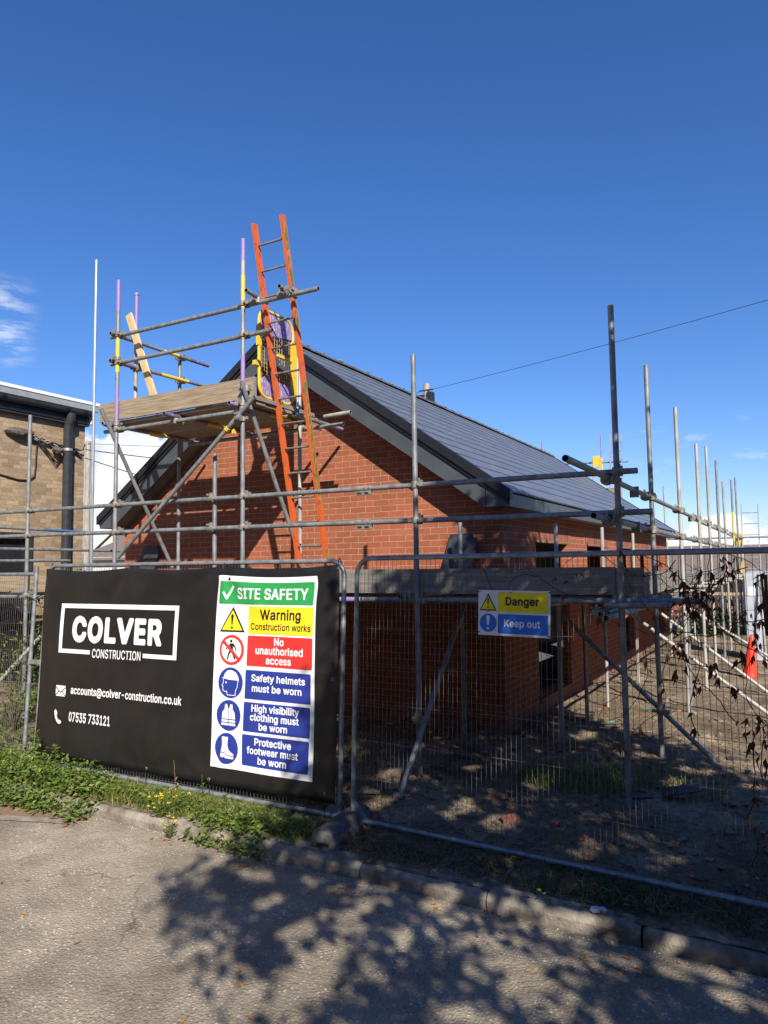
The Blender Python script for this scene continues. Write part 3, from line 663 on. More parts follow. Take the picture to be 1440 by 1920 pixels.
tubeP('guard_rail', tw, (-7.24, GY+.055, 4.985), (-4.10, GY+.055, 4.96)); tubeP('guard_rail', tw, (-7.23, GY+.055, 4.64), (-4.70, GY+.055, 4.63))
tubeP('guard_rail', tw, (-7.10, 5.78, 4.98), (-7.10, 7.47, 4.98), [(.5, 'galv'), (.66, 'yellow'), (.78, 'galv'), (1, 'purple_dark')])
tubeP('guard_rail', tw, (-7.10, 5.78, 4.64), (-7.10, 7.40, 4.67), [(.3, 'purple_dark'), (.5, 'galv'), (.8, 'yellow'), (1, 'galv')])
for x, z in ((-7.05, 4.975), (-7.05, 4.63), (-5.06, 4.975), (-5.06, 4.63)): coupler(tw, (x, GY, z))
for z in (4.98, 4.66): coupler(tw, (-7.18, 7.0, z), -90); coupler(tw, (-7.05, GY, z+.005), 90)
coupler(tw, (-7.13, 6.2, 4.64), -90)
# stub tubes at the ladder head
tubeP('ladder_tie', tw, (-4.88, GY-.16, 5.03), (-4.90, GY+.22, 5.02)); tubeP('ladder_tie', tw, (-4.51, GY-.07, 5.03), (-4.53, GY+.25, 5.02))
coupler(tw, (-4.89, GY+.05, 4.99), 90); coupler(tw, (-4.52, GY+.05, 4.99), 90); coupler(tw, (-4.44, GY+.05, 5.0), 0, 1)
tubeP('ledger', tw, (-7.32, GY+.05, 3.80), (-4.98, GY+.05, 3.80)); tubeP('ledger', tw, (-7.05, 7.05, 3.78), (-4.55, 7.05, 3.79))
tubeP('ledger', tw, (-4.72, 6.9, 3.87), (-4.35, 6.9, 3.88), m='galv_pale')
for x, mm in ((-7.13, 'purple'), (-6.1, 'purple_dark'), (-5.13, 'purple')):
    tubeP('transom', tw, (x, GY-.14, 3.855), (x, 7.42, 3.85), [(.13, mm), (.4, 'galv'), (.62, 'yellow'), (.9, 'galv'), (1, 'purple')])
tubeP('transom', tw, (-4.86, 6.5, 3.845), (-4.86, 7.5, 3.83), [(.4, 'galv'), (.85, 'galv'), (1, 'purple')])
for x in (-7.05, -5.06): coupler(tw, (x, GY, 3.80)); coupler(tw, (x, GY, 3.87), 90)
coupler(tw, (-6.1, GY+.05, 3.80)); coupler(tw, (-5.10, 6.98, 3.79), 0)
part('toe_board', tw, lambda b: b.box(-7.40, -4.93, GY+.030, GY+.068, 3.925, 4.152, 'board_sun'))
part('hoop_iron', tw, lambda b: (b.box(-4.9285, -4.9265, GY+.029, GY+.069, 3.925, 4.152, 'hoop'), b.box(-5.0, -4.93, GY+.0285, GY+.0298, 3.925, 4.152, 'board_sun')))
for k, (x0, x1, gap) in enumerate(((-7.38, -4.99, 0), (-7.3, -5.0, 0), (-7.35, -4.98, 0), (-7.4, -5.01, .1), (-7.2, -4.98, .1))):
    y0 = GY+.075+k*.235+gap*.55
    part('platform_board', tw, lambda b: b.box(x0, x1, y0, y0+.222, 3.882, 3.92, 'board_sun'))
for y0, y1 in ((5.93, 6.35), (6.45, 6.75), (6.78, 7.06)):
    part('end_board', tw, lambda b: b.box(-5.02, -4.97, y0, y1, 3.922, 3.965, 'board_grey_y'))
tubeP('brace', tw, (-6.92, GY-.06, 2.24), (-4.85, GY-.06, 3.90), n=14); tubeP('brace', tw, (-7.10, 5.66, 4.02), (-7.10, 6.82, 2.12)); tubeP('brace', tw, (-5.0, 5.76, 4.08), (-5.0, 6.86, 2.1))
coupler(tw, (-5.06, GY-.01, 3.70), 180); coupler(tw, (-5.0, GY-.01, 4.02), 90)
part('yellow_clip', tw, lambda b: (b.tube((-5.21, GY-.06, 3.61), (-5.24, GY-.06, 3.585), .031, 'yellow', n=12, hollow=False), b.box(-5.2, -5.17, GY-.02, GY+.02, 3.55, 3.6, 'yellow')))
# ladder
LX0, LX1 = -4.975, -4.585
lad = thing('ladder', 'tall worn orange ladder leaning up past the tower rail', 'ladder', (-4.75, 6.75, 1.89))
def lp(t, x): # t 0..1 bottom to top
    a, c = Vector((x, 6.79, 1.89)), Vector((x-.02, 5.96, 5.90)); return a.lerp(c, t)
def stile(b, x, outer):
    a, c = lp(0, x), lp(1, x); d = (c-a).normalized(); sd = Vector((1, 0, 0)); fr = sd.cross(d).normalized()
    n = 40; L = (c-a).length
    b.obox((a+c)/2, d*L/2, sd*.0165, fr*.037, 'orange')
    if outer:
        t = .02
        while t < .98:
            t2 = t+rnd.uniform(.03, .13)
            if rnd.random() < .72:
                p, q = a.lerp(c, t), a.lerp(c, min(t2, .985))
                b.obox((p+q)/2+sd*.0167, (q-p)/2, sd*.0015, fr*.024, 'green')
            t = t2
part('stile', lad, lambda b: stile(b, LX0, False)); st2 = part('stile', lad, lambda b: stile(b, LX1, True)); st2['label'] = 'stile with worn green outer face'
L = (lp(1, 0)-lp(0, 0)).length
for k in range(14):
    t = (L-.24-.283*k)/L
    if t < .02: break
    part('rung', lad, lambda b: (b.tube(lp(t, LX0-.012), lp(t, LX1+.018), .0125, 'rung', n=8, hollow=False)))
# yellow and purple ladder gate
gt = thing('ladder_gate', 'yellow framed purple and mesh ladder gate on the raised tower', 'gate', (-5.10, 6.45, 3.97))
gy0, gy1, gz0, gz1 = 6.17, 6.80, 4.02, 5.04
def rrect(y0, y1, z0, z1, r, n=5):
    pts = []
    for cy, cz, a0 in ((y1-r, z0+r, -90), (y1-r, z1-r, 0), (y0+r, z1-r, 90), (y0+r, z0+r, 180)):
        for i in range(n+1):
            a = R(a0+90*i/n); pts.append((cy+r*math.cos(a), cz+r*math.sin(a)))
    return pts
rr = rrect(gy0, gy1, gz0, gz1, .14)
part('frame', gt, lambda b: b.path([(-5.10, y_, z_) for y_, z_ in rr]+[(-5.10, *rr[0])], .019, 'gate_yellow', n=8, caps=False))
def pan(z0, z1):
    pts = [p for p in rrect(gy0+.01, gy1-.01, gz0+.01, gz1-.01, .13) if z0 <= p[1] <= z1]
    ztop = max(z0, min(z1, 99))
    return pts
up_ = [(gy1-.012, gz1-.22)]+[p for p in rrect(gy0+.012, gy1-.012, gz0+.012, gz1-.012, .13) if p[1] > gz1-.2]+[(gy0+.012, gz1-.30)]
dn_ = [(gy0+.012, gz0+.22)]+[p for p in rrect(gy0+.012, gy1-.012, gz0+.012, gz1-.012, .13)[18:] if p[1] < gz0+.2]+[p for p in rrect(gy0+.012, gy1-.012, gz0+.012, gz1-.012, .13)[:6] if p[1] < gz0+.2]+[(gy1-.012, gz0+.2), (6.3, gz0+.25)]
for pp in (up_, dn_):
    def f(b):
        k = len(pp); vs = [(-5.104, y_, z_) for y_, z_ in pp]+[(-5.094, y_, z_) for y_, z_ in pp]
        b.faces(vs, [tuple(range(k)), tuple(range(2*k-1, k-1, -1))]+[(i, (i+1) % k, k+(i+1) % k, k+i) for i in range(k)], 'gate_purple')
    part('panel', gt, f)
def f(b):
    for i in range(1, 13):
        y_ = gy0+.6*i/13; b.tube((-5.10, y_, gz0+.15), (-5.10, y_, gz1-.2), .0022, 'timber', n=4, hollow=False)
    for i in range(12): z_ = gz0+.22+i*.045; b.tube((-5.10, gy0, z_), (-5.10, gy1, z_), .002, 'timber', n=4, hollow=False)
part('mesh_infill', gt, f)
part('handle', gt, lambda b: (b.box(-5.115, -5.085, gy1-.3, gy1, 4.55, 4.585, 'gate_yellow'), b.box(-5.115, -5.08, gy1-.03, gy1+.05, gz0+.08, gz1-.24, 'gate_yellow')))
part('latch', gt, lambda b: (b.box(-5.115, -5.085, gy0-.012, gy0+.0, 4.38, 4.7, 'gate_yellow'), b.box(-5.12, -5.08, gy0-.03, gy0+.02, 4.6, 4.83, 'gate_yellow'), b.box(-5.12, -5.08, gy0-.09, gy0+.02, 4.36, 4.41, 'gate_yellow')))
part('hinge_post', gt, lambda b: b.tube((-5.10, gy1+.09, 3.95), (-5.10, gy1+.09, 5.0), .017, 'galv_new', n=10))
pl = part('timber_plank', None, lambda b: b.beam((-7.06, 6.02, 5.28), (-6.62, 6.12, 4.0), .10, .03, 'timber', upv=(.1, 1, .0)))
tag(pl, 'pale new timber plank leaning inside the tower rails', 'plank')

# eaves scaffold along the side wall
es = thing('eaves_scaffold', 'long row of scaffold poles beside the eaves of the bungalow', 'scaffold', (-1.2, 12, ZG))
stds = [(7.6, 4.12, 'galv'), (9.82, 4.10, 'galv_pale'), (11.75, 3.9, 'galv_pale'), (13.42, 4.1, 'galv_pale'), (15.2, 4.07, 'galv'), (17.05, 3.84, 'galv_pale'), (19.25, 4.08, 'galv'), (21.3, 4.35, 'galv')]
for y_, zt, m in stds:
    dx = rnd.uniform(-.01, .01)
    sg = [(.75, 'yellow'), (1, m)] if y_ in (17.05,) else ([(.62, m), (.8, 'yellow'), (1, m)] if y_ in (19.25,) else None)
    if y_ == 17.05: sg = None
    tubeP('standard', es, (-1.2+dx, y_, gh(-1.2, y_)-.05), (-1.2+dx*2, y_, zt), sg, m=m, n=14)
for (ya, yb_, z) in ((4.60, 11.4, 2.775), (11.3, 21.6, 2.73), (5.32, 9.0, 2.44), (8.95, 15.0, 2.42), (14.9, 21.4, 2.40)):
    tubeP('guard_rail', es, (-1.2-.05, ya, z+.01), (-1.2-.05, yb_, z-.01), n=14, m='galv' if ya < 9 else 'galv_pale')
for y_, *_ in [(5.85,)]+stds:
    for z in (2.765, 2.43): coupler(es, (-1.2, y_, z), 90, scale=1.3)
for y_, z in ((7.0, 2.77), (7.0, 2.44), (11.35, 2.75)): part('sleeve_joint', es, lambda b: (b.tube((-1.25, y_-.09, z), (-1.25, y_+.09, z), .033, 'coupler', n=12, hollow=False), b.box(-1.29, -1.21, y_-.06, y_-.03, z-.06, z+.04, 'coupler')))
for y_, zt in ((7.62, 2.54), (9.8, 2.58), (11.95, 2.57), (13.75, 2.54), (15.6, 2.52), (17.6, 2.5), (19.6, 2.5)):
    tubeP('inner_standard', es, (-2.2, y_, gh(-2.2, y_)-.04), (-2.2, y_, zt), m='galv_pale')
tubeP('ledger', es, (-1.25, 5.6, 1.68), (-1.25, 14, 1.66)); tubeP('ledger', es, (-2.2, 5.6, 1.68), (-2.2, 21, 1.66)); tubeP('ledger', es, (-1.25, 14.05, 1.66), (-1.25, 21.5, 1.64), m='galv_pale')
for y_ in (7.55, 9.75, 11.7, 13.4, 15.15, 17.0, 19.2, 21.2): tubeP('transom', es, (-2.4, y_, 1.73), (-.85 if y_ < 9 else -.95, y_, 1.73), m='galv' if y_ < 9 else 'galv_pale')
part('toe_board', es, lambda b: b.box(-1.275-.04, -1.275, 5.99, 9.92, 1.775, 2.0, 'board_grey_y'))
for k in range(-2, 4): part('platform_board', es, lambda b: [b.box(-2.29+k*.238, -2.29+k*.238+.222, ya, yb_, 1.76, 1.798, 'board_grey_y') for ya, yb_ in ((7.3, 11.2), (11.22, 15.1), (15.12, 19), (19.02, 21.6))])
for y_, x0, z0, x1, z1 in ((7.66, -2.35, 1.72, -.70, .15), (9.88, -2.2, 1.66, -.18, .15), (11.81, -2.2, 1.62, -.30, .14), (13.48, -2.1, 1.62, .2, .14)):
    tubeP('raker', es, (x0, y_, z0), (x1, y_, z1), m='galv' if y_ < 9 else 'galv_pale'); coupler(es, (-1.2, y_-.05, z0+(z1-z0)*(-1.2-x0)/(x1-x0)))
tubeP('prop', es, (-1.25, 10.4, .12), (-1.25, 10.4, 1.64)); tubeP('prop', es, (-2.2, 8.7, .1), (-2.2, 8.7, 1.64))
tubeP('end_rail', es, (-3.0, 21.35, 2.74), (-.2, 21.35, 2.73)); tubeP('far_standard', es, (-3.12, 21.9, .1), (-3.12, 21.9, 4.3), m='galv_pale')
yg = thing('narrow_yellow_gate', 'narrow yellow gate panel hanging at the far scaffold corner', 'gate', (-1.2, 21.5, 1.6))
part('frame', yg, lambda b: (b.box(-1.32, -1.28, 21.38, 21.42, 1.55, 2.85, 'gate_yellow'), b.box(-1.14, -1.10, 21.38, 21.42, 1.55, 2.85, 'gate_yellow')))
part('panel', yg, lambda b: (b.box(-1.28, -1.14, 21.39, 21.41, 2.5, 2.85, 'gate_yellow'), b.box(-1.28, -1.14, 21.39, 21.41, 1.55, 2.2, 'gate_yellow')))
def ladder(name, label, x0, x1, ya, za, yb_, zb, r, m, sp=.3, rm=None):
    t = thing(name, label, 'ladder', ((x0+x1)/2, ya, za))
    for x in (x0, x1): part('stile', t, lambda b: b.beam((x, ya, za), (x, yb_, zb), .03, .065, m, upv=(0, 1, 0)))
    Lh = zb-za; k = 0
    while .2+sp*k < Lh:
        tt = (.2+sp*k)/Lh; yy = ya+(yb_-ya)*tt; zz = za+Lh*tt
        part('rung', t, lambda b: b.tube((x0, yy, zz), (x1, yy, zz), .014, rm or m, n=6, hollow=False)); k += 1
    return t
ladder('ladder', 'bare aluminium ladder tied at the far end of the pole row', -1.12, -.72, 20.9, .2, 21.6, 3.65, .02, 'galv_new')
# left scaffold
ls = thing('side_scaffold', 'scaffold rails running back between the bungalow and the buff building', 'scaffold', (-10.7, 7, ZG))
tubeP('guard_rail', ls, (-10.7, 3.0, 2.84), (-10.7, 8.25, 2.755), [(.85, 'galv'), (1, 'blue')]); tubeP('guard_rail', ls, (-10.7, 8.26, 2.755), (-10.7, 14, 2.72))
tubeP('guard_rail', ls, (-10.7, 3.0, 2.46), (-10.7, 8.3, 2.44)); tubeP('guard_rail', ls, (-10.7, 8.32, 2.44), (-10.7, 14, 2.42)); tubeP('ledger', ls, (-11.3, 4.0, 2.26), (-11.3, 8.4, 2.27))
tubeP('ledger', ls, (-10.7, 3.0, 1.7), (-10.7, 14, 1.7))
for y_ in (4.0, 10.4, 13.4): tubeP('standard', ls, (-10.75, y_, .1), (-10.75, y_, 2.9 if y_ > 5 else 4)); coupler(ls, (-10.75, y_, 2.76), 90)
tubeP('standard', ls, (-9.75, 9.6, .1), (-9.75, 9.6, 2.45))
# far tower beyond the ridge
ft = thing('scaffold_tower', 'distant scaffold tower rising beyond the far end of the roof', 'scaffold', (-5.5, 22, .2))
tubeP('standard', ft, (-4.87, 22, .2), (-4.87, 22, 6.0), [(.72, 'galv'), (.88, 'yellow'), (1, 'purple')], n=8)
tubeP('standard', ft, (-6.70, 22, .2), (-6.70, 22, 5.95), [(.85, 'galv'), (1, 'purple')], n=8)
tubeP('guard_rail', ft, (-6.9, 22, 5.24), (-4.1, 22, 5.11), n=8); tubeP('guard_rail', ft, (-6.9, 22, 4.82), (-4.75, 22, 4.78), n=8)
part('toe_board', ft, lambda b: b.box(-6.95, -4.3, 21.95, 22.0, 4.05, 4.35, 'board_sun'))
fg = thing('ladder_gate', 'small yellow gate on the distant tower beyond the roof', 'gate', (-5, 21.9, 4.4))
part('panel', fg, lambda b: b.box(-5.10, -4.90, 21.88, 21.9, 5.02, 5.34, 'gate_yellow'))
part('frame', fg, lambda b: (b.box(-5.14, -5.115, 21.87, 21.91, 4.3, 5.38, 'galv_pale'), b.box(-4.90, -4.875, 21.87, 21.91, 4.3, 5.25, 'gate_yellow'), b.box(-5.115, -4.9, 21.87, 21.91, 4.72, 4.75, 'galv_pale')))
part('mesh_infill', fg, lambda b: [b.tube((-5.1+.04*i, 21.89, 4.3), (-5.1+.04*i, 21.89, 5.05), .003, 'galv_pale', n=4, hollow=False) for i in range(1, 5)])
ladder('ladder', 'thin distant ladder standing at the far tower beyond the roof', -4.6, -4.26, 21.5, 3.0, 22.1, 6.0, .02, 'galv_new', sp=.28)
# dark sheets leaning at the gable
for x0, x1, z1, lb in ((-3.50, -3.17, 2.46, 'dark grey sheet leaning on the gable by the right corner'), (-8.60, -8.27, 2.44, 'small black sheet leaning on the gable at the left end')):
    t = thing('leaning_sheet', lb, 'sheet', ((x0+x1)/2, 7.45, 1.89))
    part('sheet', t, lambda b: b.faces([(x0-.06, 7.52, 1.89), (x1, 7.52, 1.89), (x1, 7.67, z1-.0), (x0+.04, 7.67, z1), (x0-.06, 7.50, 1.89), (x1, 7.50, 1.89), (x1, 7.65, z1), (x0+.04, 7.65, z1)], [(0, 1, 2, 3), (7, 6, 5, 4), (0, 4, 5, 1), (1, 5, 6, 2), (2, 6, 7, 3), (3, 7, 4, 0)], 'dpc'))
    part('sheet', t, lambda b: b.faces([(x0+.1, 7.48, 1.89), (x1+.05, 7.48, 1.89), (x1+.05, 7.64, z1-.05), (x0+.15, 7.64, z1-.03), (x0+.1, 7.47, 1.89), (x1+.05, 7.47, 1.89), (x1+.05, 7.63, z1-.05), (x0+.15, 7.63, z1-.03)], [(0, 1, 2, 3), (7, 6, 5, 4), (0, 4, 5, 1), (1, 5, 6, 2), (2, 6, 7, 3), (3, 7, 4, 0)], 'dpc'))

# ---------------------------------------------------------------- mesh fence panels
class Fr:
    def __init__(s, A, B, lean, z0):
        A = Vector((A[0], A[1], z0)); B = Vector((B[0], B[1], z0)); s.L = (B-A).length; s.d = (B-A).normalized()
        back = Vector((-s.d.y, s.d.x, 0)); s.v = (back*lean+Vector((0, 0, 1))).normalized(); s.n = s.d.cross(s.v); s.A = A
    def __call__(s, u, v, w=0): return s.A+s.d*u+s.v*v+s.n*w
F1 = Fr((-6.84, 4.72), (-3.17, 4.81), .055, .15)
F2 = Fr((-3.03, 4.78), (.47, 4.64), .05, .165)
F3 = Fr((-10.55, 4.85), (-7.06, 4.74), .05, .08)
def fence_panel(F, label, rounded, u0=0, u1=None, foot=.12, wires_from=None, z_sag=0):
    u1 = F.L if u1 is None else u1; H = 2.0
    t = thing('mesh_fence_panel', label, 'fence', F((u0+u1)/2, -.05), 'mesh fence panels along the kerb')
    r = .13; n = 6
    if rounded:
        arc = lambda cu, cv, a0: [F(cu+r*math.cos(R(a0+90*i/n)), cv+r*math.sin(R(a0+90*i/n))) for i in range(n+1)]
        pts = [F(u0, -foot)]+[F(u0, H-r)]+arc(u0+r, H-r, 180)[::-1][::-1]
        pts = [F(u0, -foot), F(u0, (H-r)/2)]+[F(u0+r-r*math.cos(R(90*i/n)), H-r+r*math.sin(R(90*i/n))) for i in range(n+1)]
        pts += [F(u1-r+r*math.sin(R(90*i/n)), H-r+r*math.cos(R(90*i/n))) for i in range(n+1)]+[F(u1, (H-r)/2), F(u1, -foot)]
        part('frame', t, lambda b: b.path(pts, .0195, 'fence_steel', n=14))
    else:
        for u in (u0, u1): part('post', t, lambda b: b.tube(F(u, -foot), F(u, H+.06), .0205, 'fence_steel', n=14))
        part('top_bar', t, lambda b: b.tube(F(u0, H-.015), F(u1-.02, H-.015), .019, 'fence_steel', n=14, hollow=False))
    part('bottom_bar', t, lambda b: b.tube(F(u0+.02, .0), F(u1-.02, .0), .0195, 'fence_steel', n=14, hollow=False))
    def f(b):
        u = u0+.035
        while u < u1-.02:
            w = rnd.uniform(-.003, .003)
            b.tube(F(u, .0, 0), F(u+rnd.uniform(-.003, .003), H-.01, 0), .0016, 'wire', n=4, hollow=False); u += .0372
        for k in range(7):
            v = .03+.284*k
            if v < H-.03:
                pts = [F(u0+(u1-u0)*i/12, v+.004*math.sin(i*1.3+k), .003) for i in range(13)]
                b.path(pts, .0018, 'wire', n=4)
    part('wire_mesh', t, f)
    for u, s_ in ((u0, 1), (u1, -1)):
        part('gusset', t, lambda b: b.faces([F(u+s_*.018, .15, .006), F(u+s_*.018, .015, .006), F(u+s_*.15, .015, .006), F(u+s_*.018, .15, -.002), F(u+s_*.018, .015, -.002), F(u+s_*.15, .015, -.002)], [(0, 1, 2), (5, 4, 3), (0, 3, 4, 1), (1, 4, 5, 2), (2, 5, 3, 0)], 'fence_steel'))
    return t
f1 = fence_panel(F1, 'mesh fence panel carrying the big black banner', True)
f2 = fence_panel(F2, 'rounded mesh fence panel at the right holding the danger sign', True, u0=.0)
f3 = fence_panel(F3, 'square cornered mesh fence panel cut off at the left edge', False)
cl = thing('fence_clip', 'steel clip joining the two posts left of the banner', 'clip', F3(F3.L, 1.06))
part('clamp', cl, lambda b: (b.tube(F3(F3.L, 1.03), F3(F3.L, 1.085), .027, 'fence_steel', n=12, hollow=False), b.tube(F1(0, .97), F1(0, 1.025), .027, 'fence_steel', n=12, hollow=False),
     b.beam(F3(F3.L+.02, 1.06, .02), F1(-.02, 1.0, .02), .01, .045, 'fence_steel')))
tie = part('fence_tie', None, lambda b: (b.path([F3(F3.L-.03, 1.72, .025), F3(F3.L+.02, 1.715, .027), F1(-.02, 1.70, .027), F1(.035, 1.695, .024)], .005, 'tie', n=6), b.path([F3(F3.L-.03, 1.72, -.025), F3(F3.L+.02, 1.715, -.027), F1(-.02, 1.70, -.027), F1(.035, 1.695, -.024)], .005, 'tie', n=6)))
tag(tie, 'black tie wrapped round the two posts left of the banner', 'tie')

# feet
def foot(c, ang, label, m, L=.66, W=.24, H=.13):
    t = thing('ballast_block', label, 'ballast block', c, 'moulded feet under the mesh fence')
    b = MB(); bm = bmesh.new()
    # profile across the width, rounded shoulders; two side lumps and a handle slot at each end
    prof = [(-W/2, 0), (-W/2, H*.55), (-W/2+.035, H*.9), (-W/2+.07, H), (W/2-.07, H), (W/2-.035, H*.9), (W/2, H*.55), (W/2, 0)]
    st = [(-L/2, .80), (-L/2+.03, .92), (-L/2+.16, 1.0), (-L/2+.20, .93), (-.06, .95), (0, 1.0), (.06, .95), (L/2-.20, .93), (L/2-.16, 1.0), (L/2-.03, .92), (L/2, .80)]
    ca, sa = math.cos(ang), math.sin(ang); vs = []
    for (y_, k) in st:
        for (x_, z_) in prof:
            X_, Z_ = x_*k, z_*(.75+.25*k)+.004*mnoise.noise(Vector((x_*20, y_*20, z_*20)))
            vs.append((c[0]+X_*ca-y_*sa, c[1]+X_*sa+y_*ca, c[2]+Z_))
    k_ = len(prof)
    fs = [(i*k_+j, (i+1)*k_+j, (i+1)*k_+j+1, i*k_+j+1) for i in range(len(st)-1) for j in range(k_-1)]+[tuple(range(k_)), tuple((len(st)-1)*k_+j for j in range(k_-1, -1, -1))]
    b.faces(vs, fs, m, False); o = b.build('block', t, bevel=.012)
    for s_ in (-1, 1):
        b = MB()
        y_ = s_*(L/2+.001)
        q = lambda x_, z_, dy=0: (c[0]+x_*ca-(y_+dy*s_)*sa, c[1]+x_*sa+(y_+dy*s_)*ca, c[2]+z_)
        b.faces([q(-.065, .018, .002), (q(.065, .018, .002)), q(.065, .055, .002), q(-.065, .055, .002), q(-.05, .024, -.003), q(.05, .024, -.003), q(.05, .05, -.003), q(-.05, .05, -.003)], [(0, 1, 5, 4), (1, 2, 6, 5), (2, 3, 7, 6), (3, 0, 4, 7)], m)
        b.faces([q(-.05, .024, .001), q(.05, .024, .001), q(.05, .05, .001), q(-.05, .05, .001)], [(0, 1, 2, 3)], 'dark')
        b.build('hand_slot', t)
    return t
foot((-3.02, 4.63, .095), .10, 'grimy black fence foot between the banner and the sign panels', 'rubber', L=.64, W=.235, H=.135)
foot((-6.98, 4.48, .055), .25, 'yellow painted fence foot in the weeds at the left', 'foot_yellow', L=.66)
lc = part('loose_cord', None, lambda b: b.path([F1(F1.L-.02, .32, .03), F1(F1.L+.03, .2, .05), F1(F1.L+.12, .04, .08), (-2.99, 4.62, .265), (-2.93, 4.55, .22), (-2.9, 4.5, .14)], .0025, 'straw', n=5))
tag(lc, 'thin pale cord hanging over the black fence foot', 'cord')

# ---------------------------------------------------------------- banner with its print
def wr(u, v):
    w = .018*mnoise.noise(Vector((u*1.1, v*.9, 0)))+.006*mnoise.noise(Vector((u*3.2+v*1.4, v*1.2, 5)))
    for tu in (1.235, 2.42, 3.62, .05):
        du, dv = u-tu, 1.97-v
        r_ = math.hypot(du, dv)+.02; a = math.atan2(du, dv)
        w += .015*math.exp(-r_*1.5)*math.sin(a*7+tu*3)*min(1, r_*5)
    for tu in (1.6, 2.36):
        du, dv = u-tu, v-.09
        r_ = math.hypot(du, dv)+.02; a = math.atan2(du, dv)
        w += .012*math.exp(-r_*2.0)*math.sin(a*8+tu)*min(1, r_*5)
    # one long diagonal crease across the safety board
    d_ = (u-2.5)*.80+(v-1.88)*1.0-.0; t_ = (u-2.5)*1.0-(v-1.88)*.8
    if 0 < t_ < 1.1: w += .006*math.exp(-(d_/.05)**2)*min(1, t_*4, (1.1-t_)*4)
    return w
def top_sag(u):
    s_ = 0
    for a, c in ((.03, 1.235), (1.235, 2.42), (2.42, 3.64)):
        if a <= u <= c: s_ = .03*math.sin(math.pi*(u-a)/(c-a))
    return s_
def bmap(u, v, off=0):
    k = max(0, (v-.1)/1.87)
    vv = v-top_sag(u)*max(0, (v-1.6)/.37)
    return F1(u+.0*k, vv, .035+wr(u, v)+off)
GS = .045
bn = thing('banner', 'large black site banner with white lettering and a coloured safety notice', 'banner', F1(1.8, .1, .03))
b = MB(); U0, U1, V0, V1 = .03, 3.645, .095, 1.968
nu = round((U1-U0)/GS); nv = round((V1-V0)/GS)
vs = [bmap(U0+(U1-U0)*i/nu, V0+(.02-.012*math.sin(i*.2))*0+(V1-V0)*j/nv) for j in range(nv+1) for i in range(nu+1)]
b.faces(vs, [(j*(nu+1)+i, j*(nu+1)+i+1, (j+1)*(nu+1)+i+1, (j+1)*(nu+1)+i) for j in range(nv) for i in range(nu)], 'banner', True)
bo = b.build('fabric', bn)
sm_ = bo.modifiers.new('thick', 'SOLIDIFY'); sm_.thickness = .001; sm_.offset = -1
gu = [U0+(U1-U0)*i/nu for i in range(nu+1)]; gv = [V0+(V1-V0)*j/nv for j in range(nv+1)]
def printed(name, verts2, faces, m, parent, mapf, layer, grid=None):
    bm = bmesh.new(); vv = [bm.verts.new((x, y, 0)) for x, y in verts2]
    for f_ in faces:
        try: bm.faces.new([vv[i] for i in f_])
        except ValueError: pass
    bmesh.ops.triangulate(bm, faces=bm.faces[:])
    if grid:
        x0, x1 = min(p[0] for p in verts2), max(p[0] for p in verts2); y0, y1 = min(p[1] for p in verts2), max(p[1] for p in verts2)
        for val in grid[0]:
            if x0 < val < x1: bmesh.ops.bisect_plane(bm, geom=bm.verts[:]+bm.edges[:]+bm.faces[:], plane_co=(val, 0, 0), plane_no=(1, 0, 0), dist=1e-5)
        for val in grid[1]:
            if y0 < val < y1: bmesh.ops.bisect_plane(bm, geom=bm.verts[:]+bm.edges[:]+bm.faces[:], plane_co=(0, val, 0), plane_no=(0, 1, 0), dist=1e-5)
    bm.normal_update(); bm.verts.index_update()
    b = MB(); fs = []
    for f_ in bm.faces:
        ids = [v.index for v in f_.verts]; fs.append(tuple(ids if f_.normal.z > 0 else ids[::-1]))
    b.faces([mapf(v.co.x, v.co.y, .0032*layer) for v in bm.verts], fs, m, True); bm.free()
    return b.build(name, parent)
def rect(u0, u1, v0, v1, r=0):
    if not r: return [(u0, v0), (u1, v0), (u1, v1), (u0, v1)]
    p = []
    for cu, cv, a0 in ((u1-r, v0+r, -90), (u1-r, v1-r, 0), (u0+r, v1-r, 90), (u0+r, v0+r, 180)):
        p += [(cu+r*math.cos(R(a0+30*i)), cv+r*math.sin(R(a0+30*i))) for i in range(4)]
    return p
def circ(cu, cv, r, n=32, ry=None): return [(cu+r*math.cos(2*math.pi*i/n), cv+(ry or r)*math.sin(2*math.pi*i/n)) for i in range(n)]
_ff = os.path.join(bpy.utils.system_resource('DATAFILES', path='fonts'), 'Inter.woff2')
FONT = None
if os.path.exists(_ff):
    try: FONT = bpy.data.fonts.load(_ff)
    except Exception: FONT = None
_tc = {}
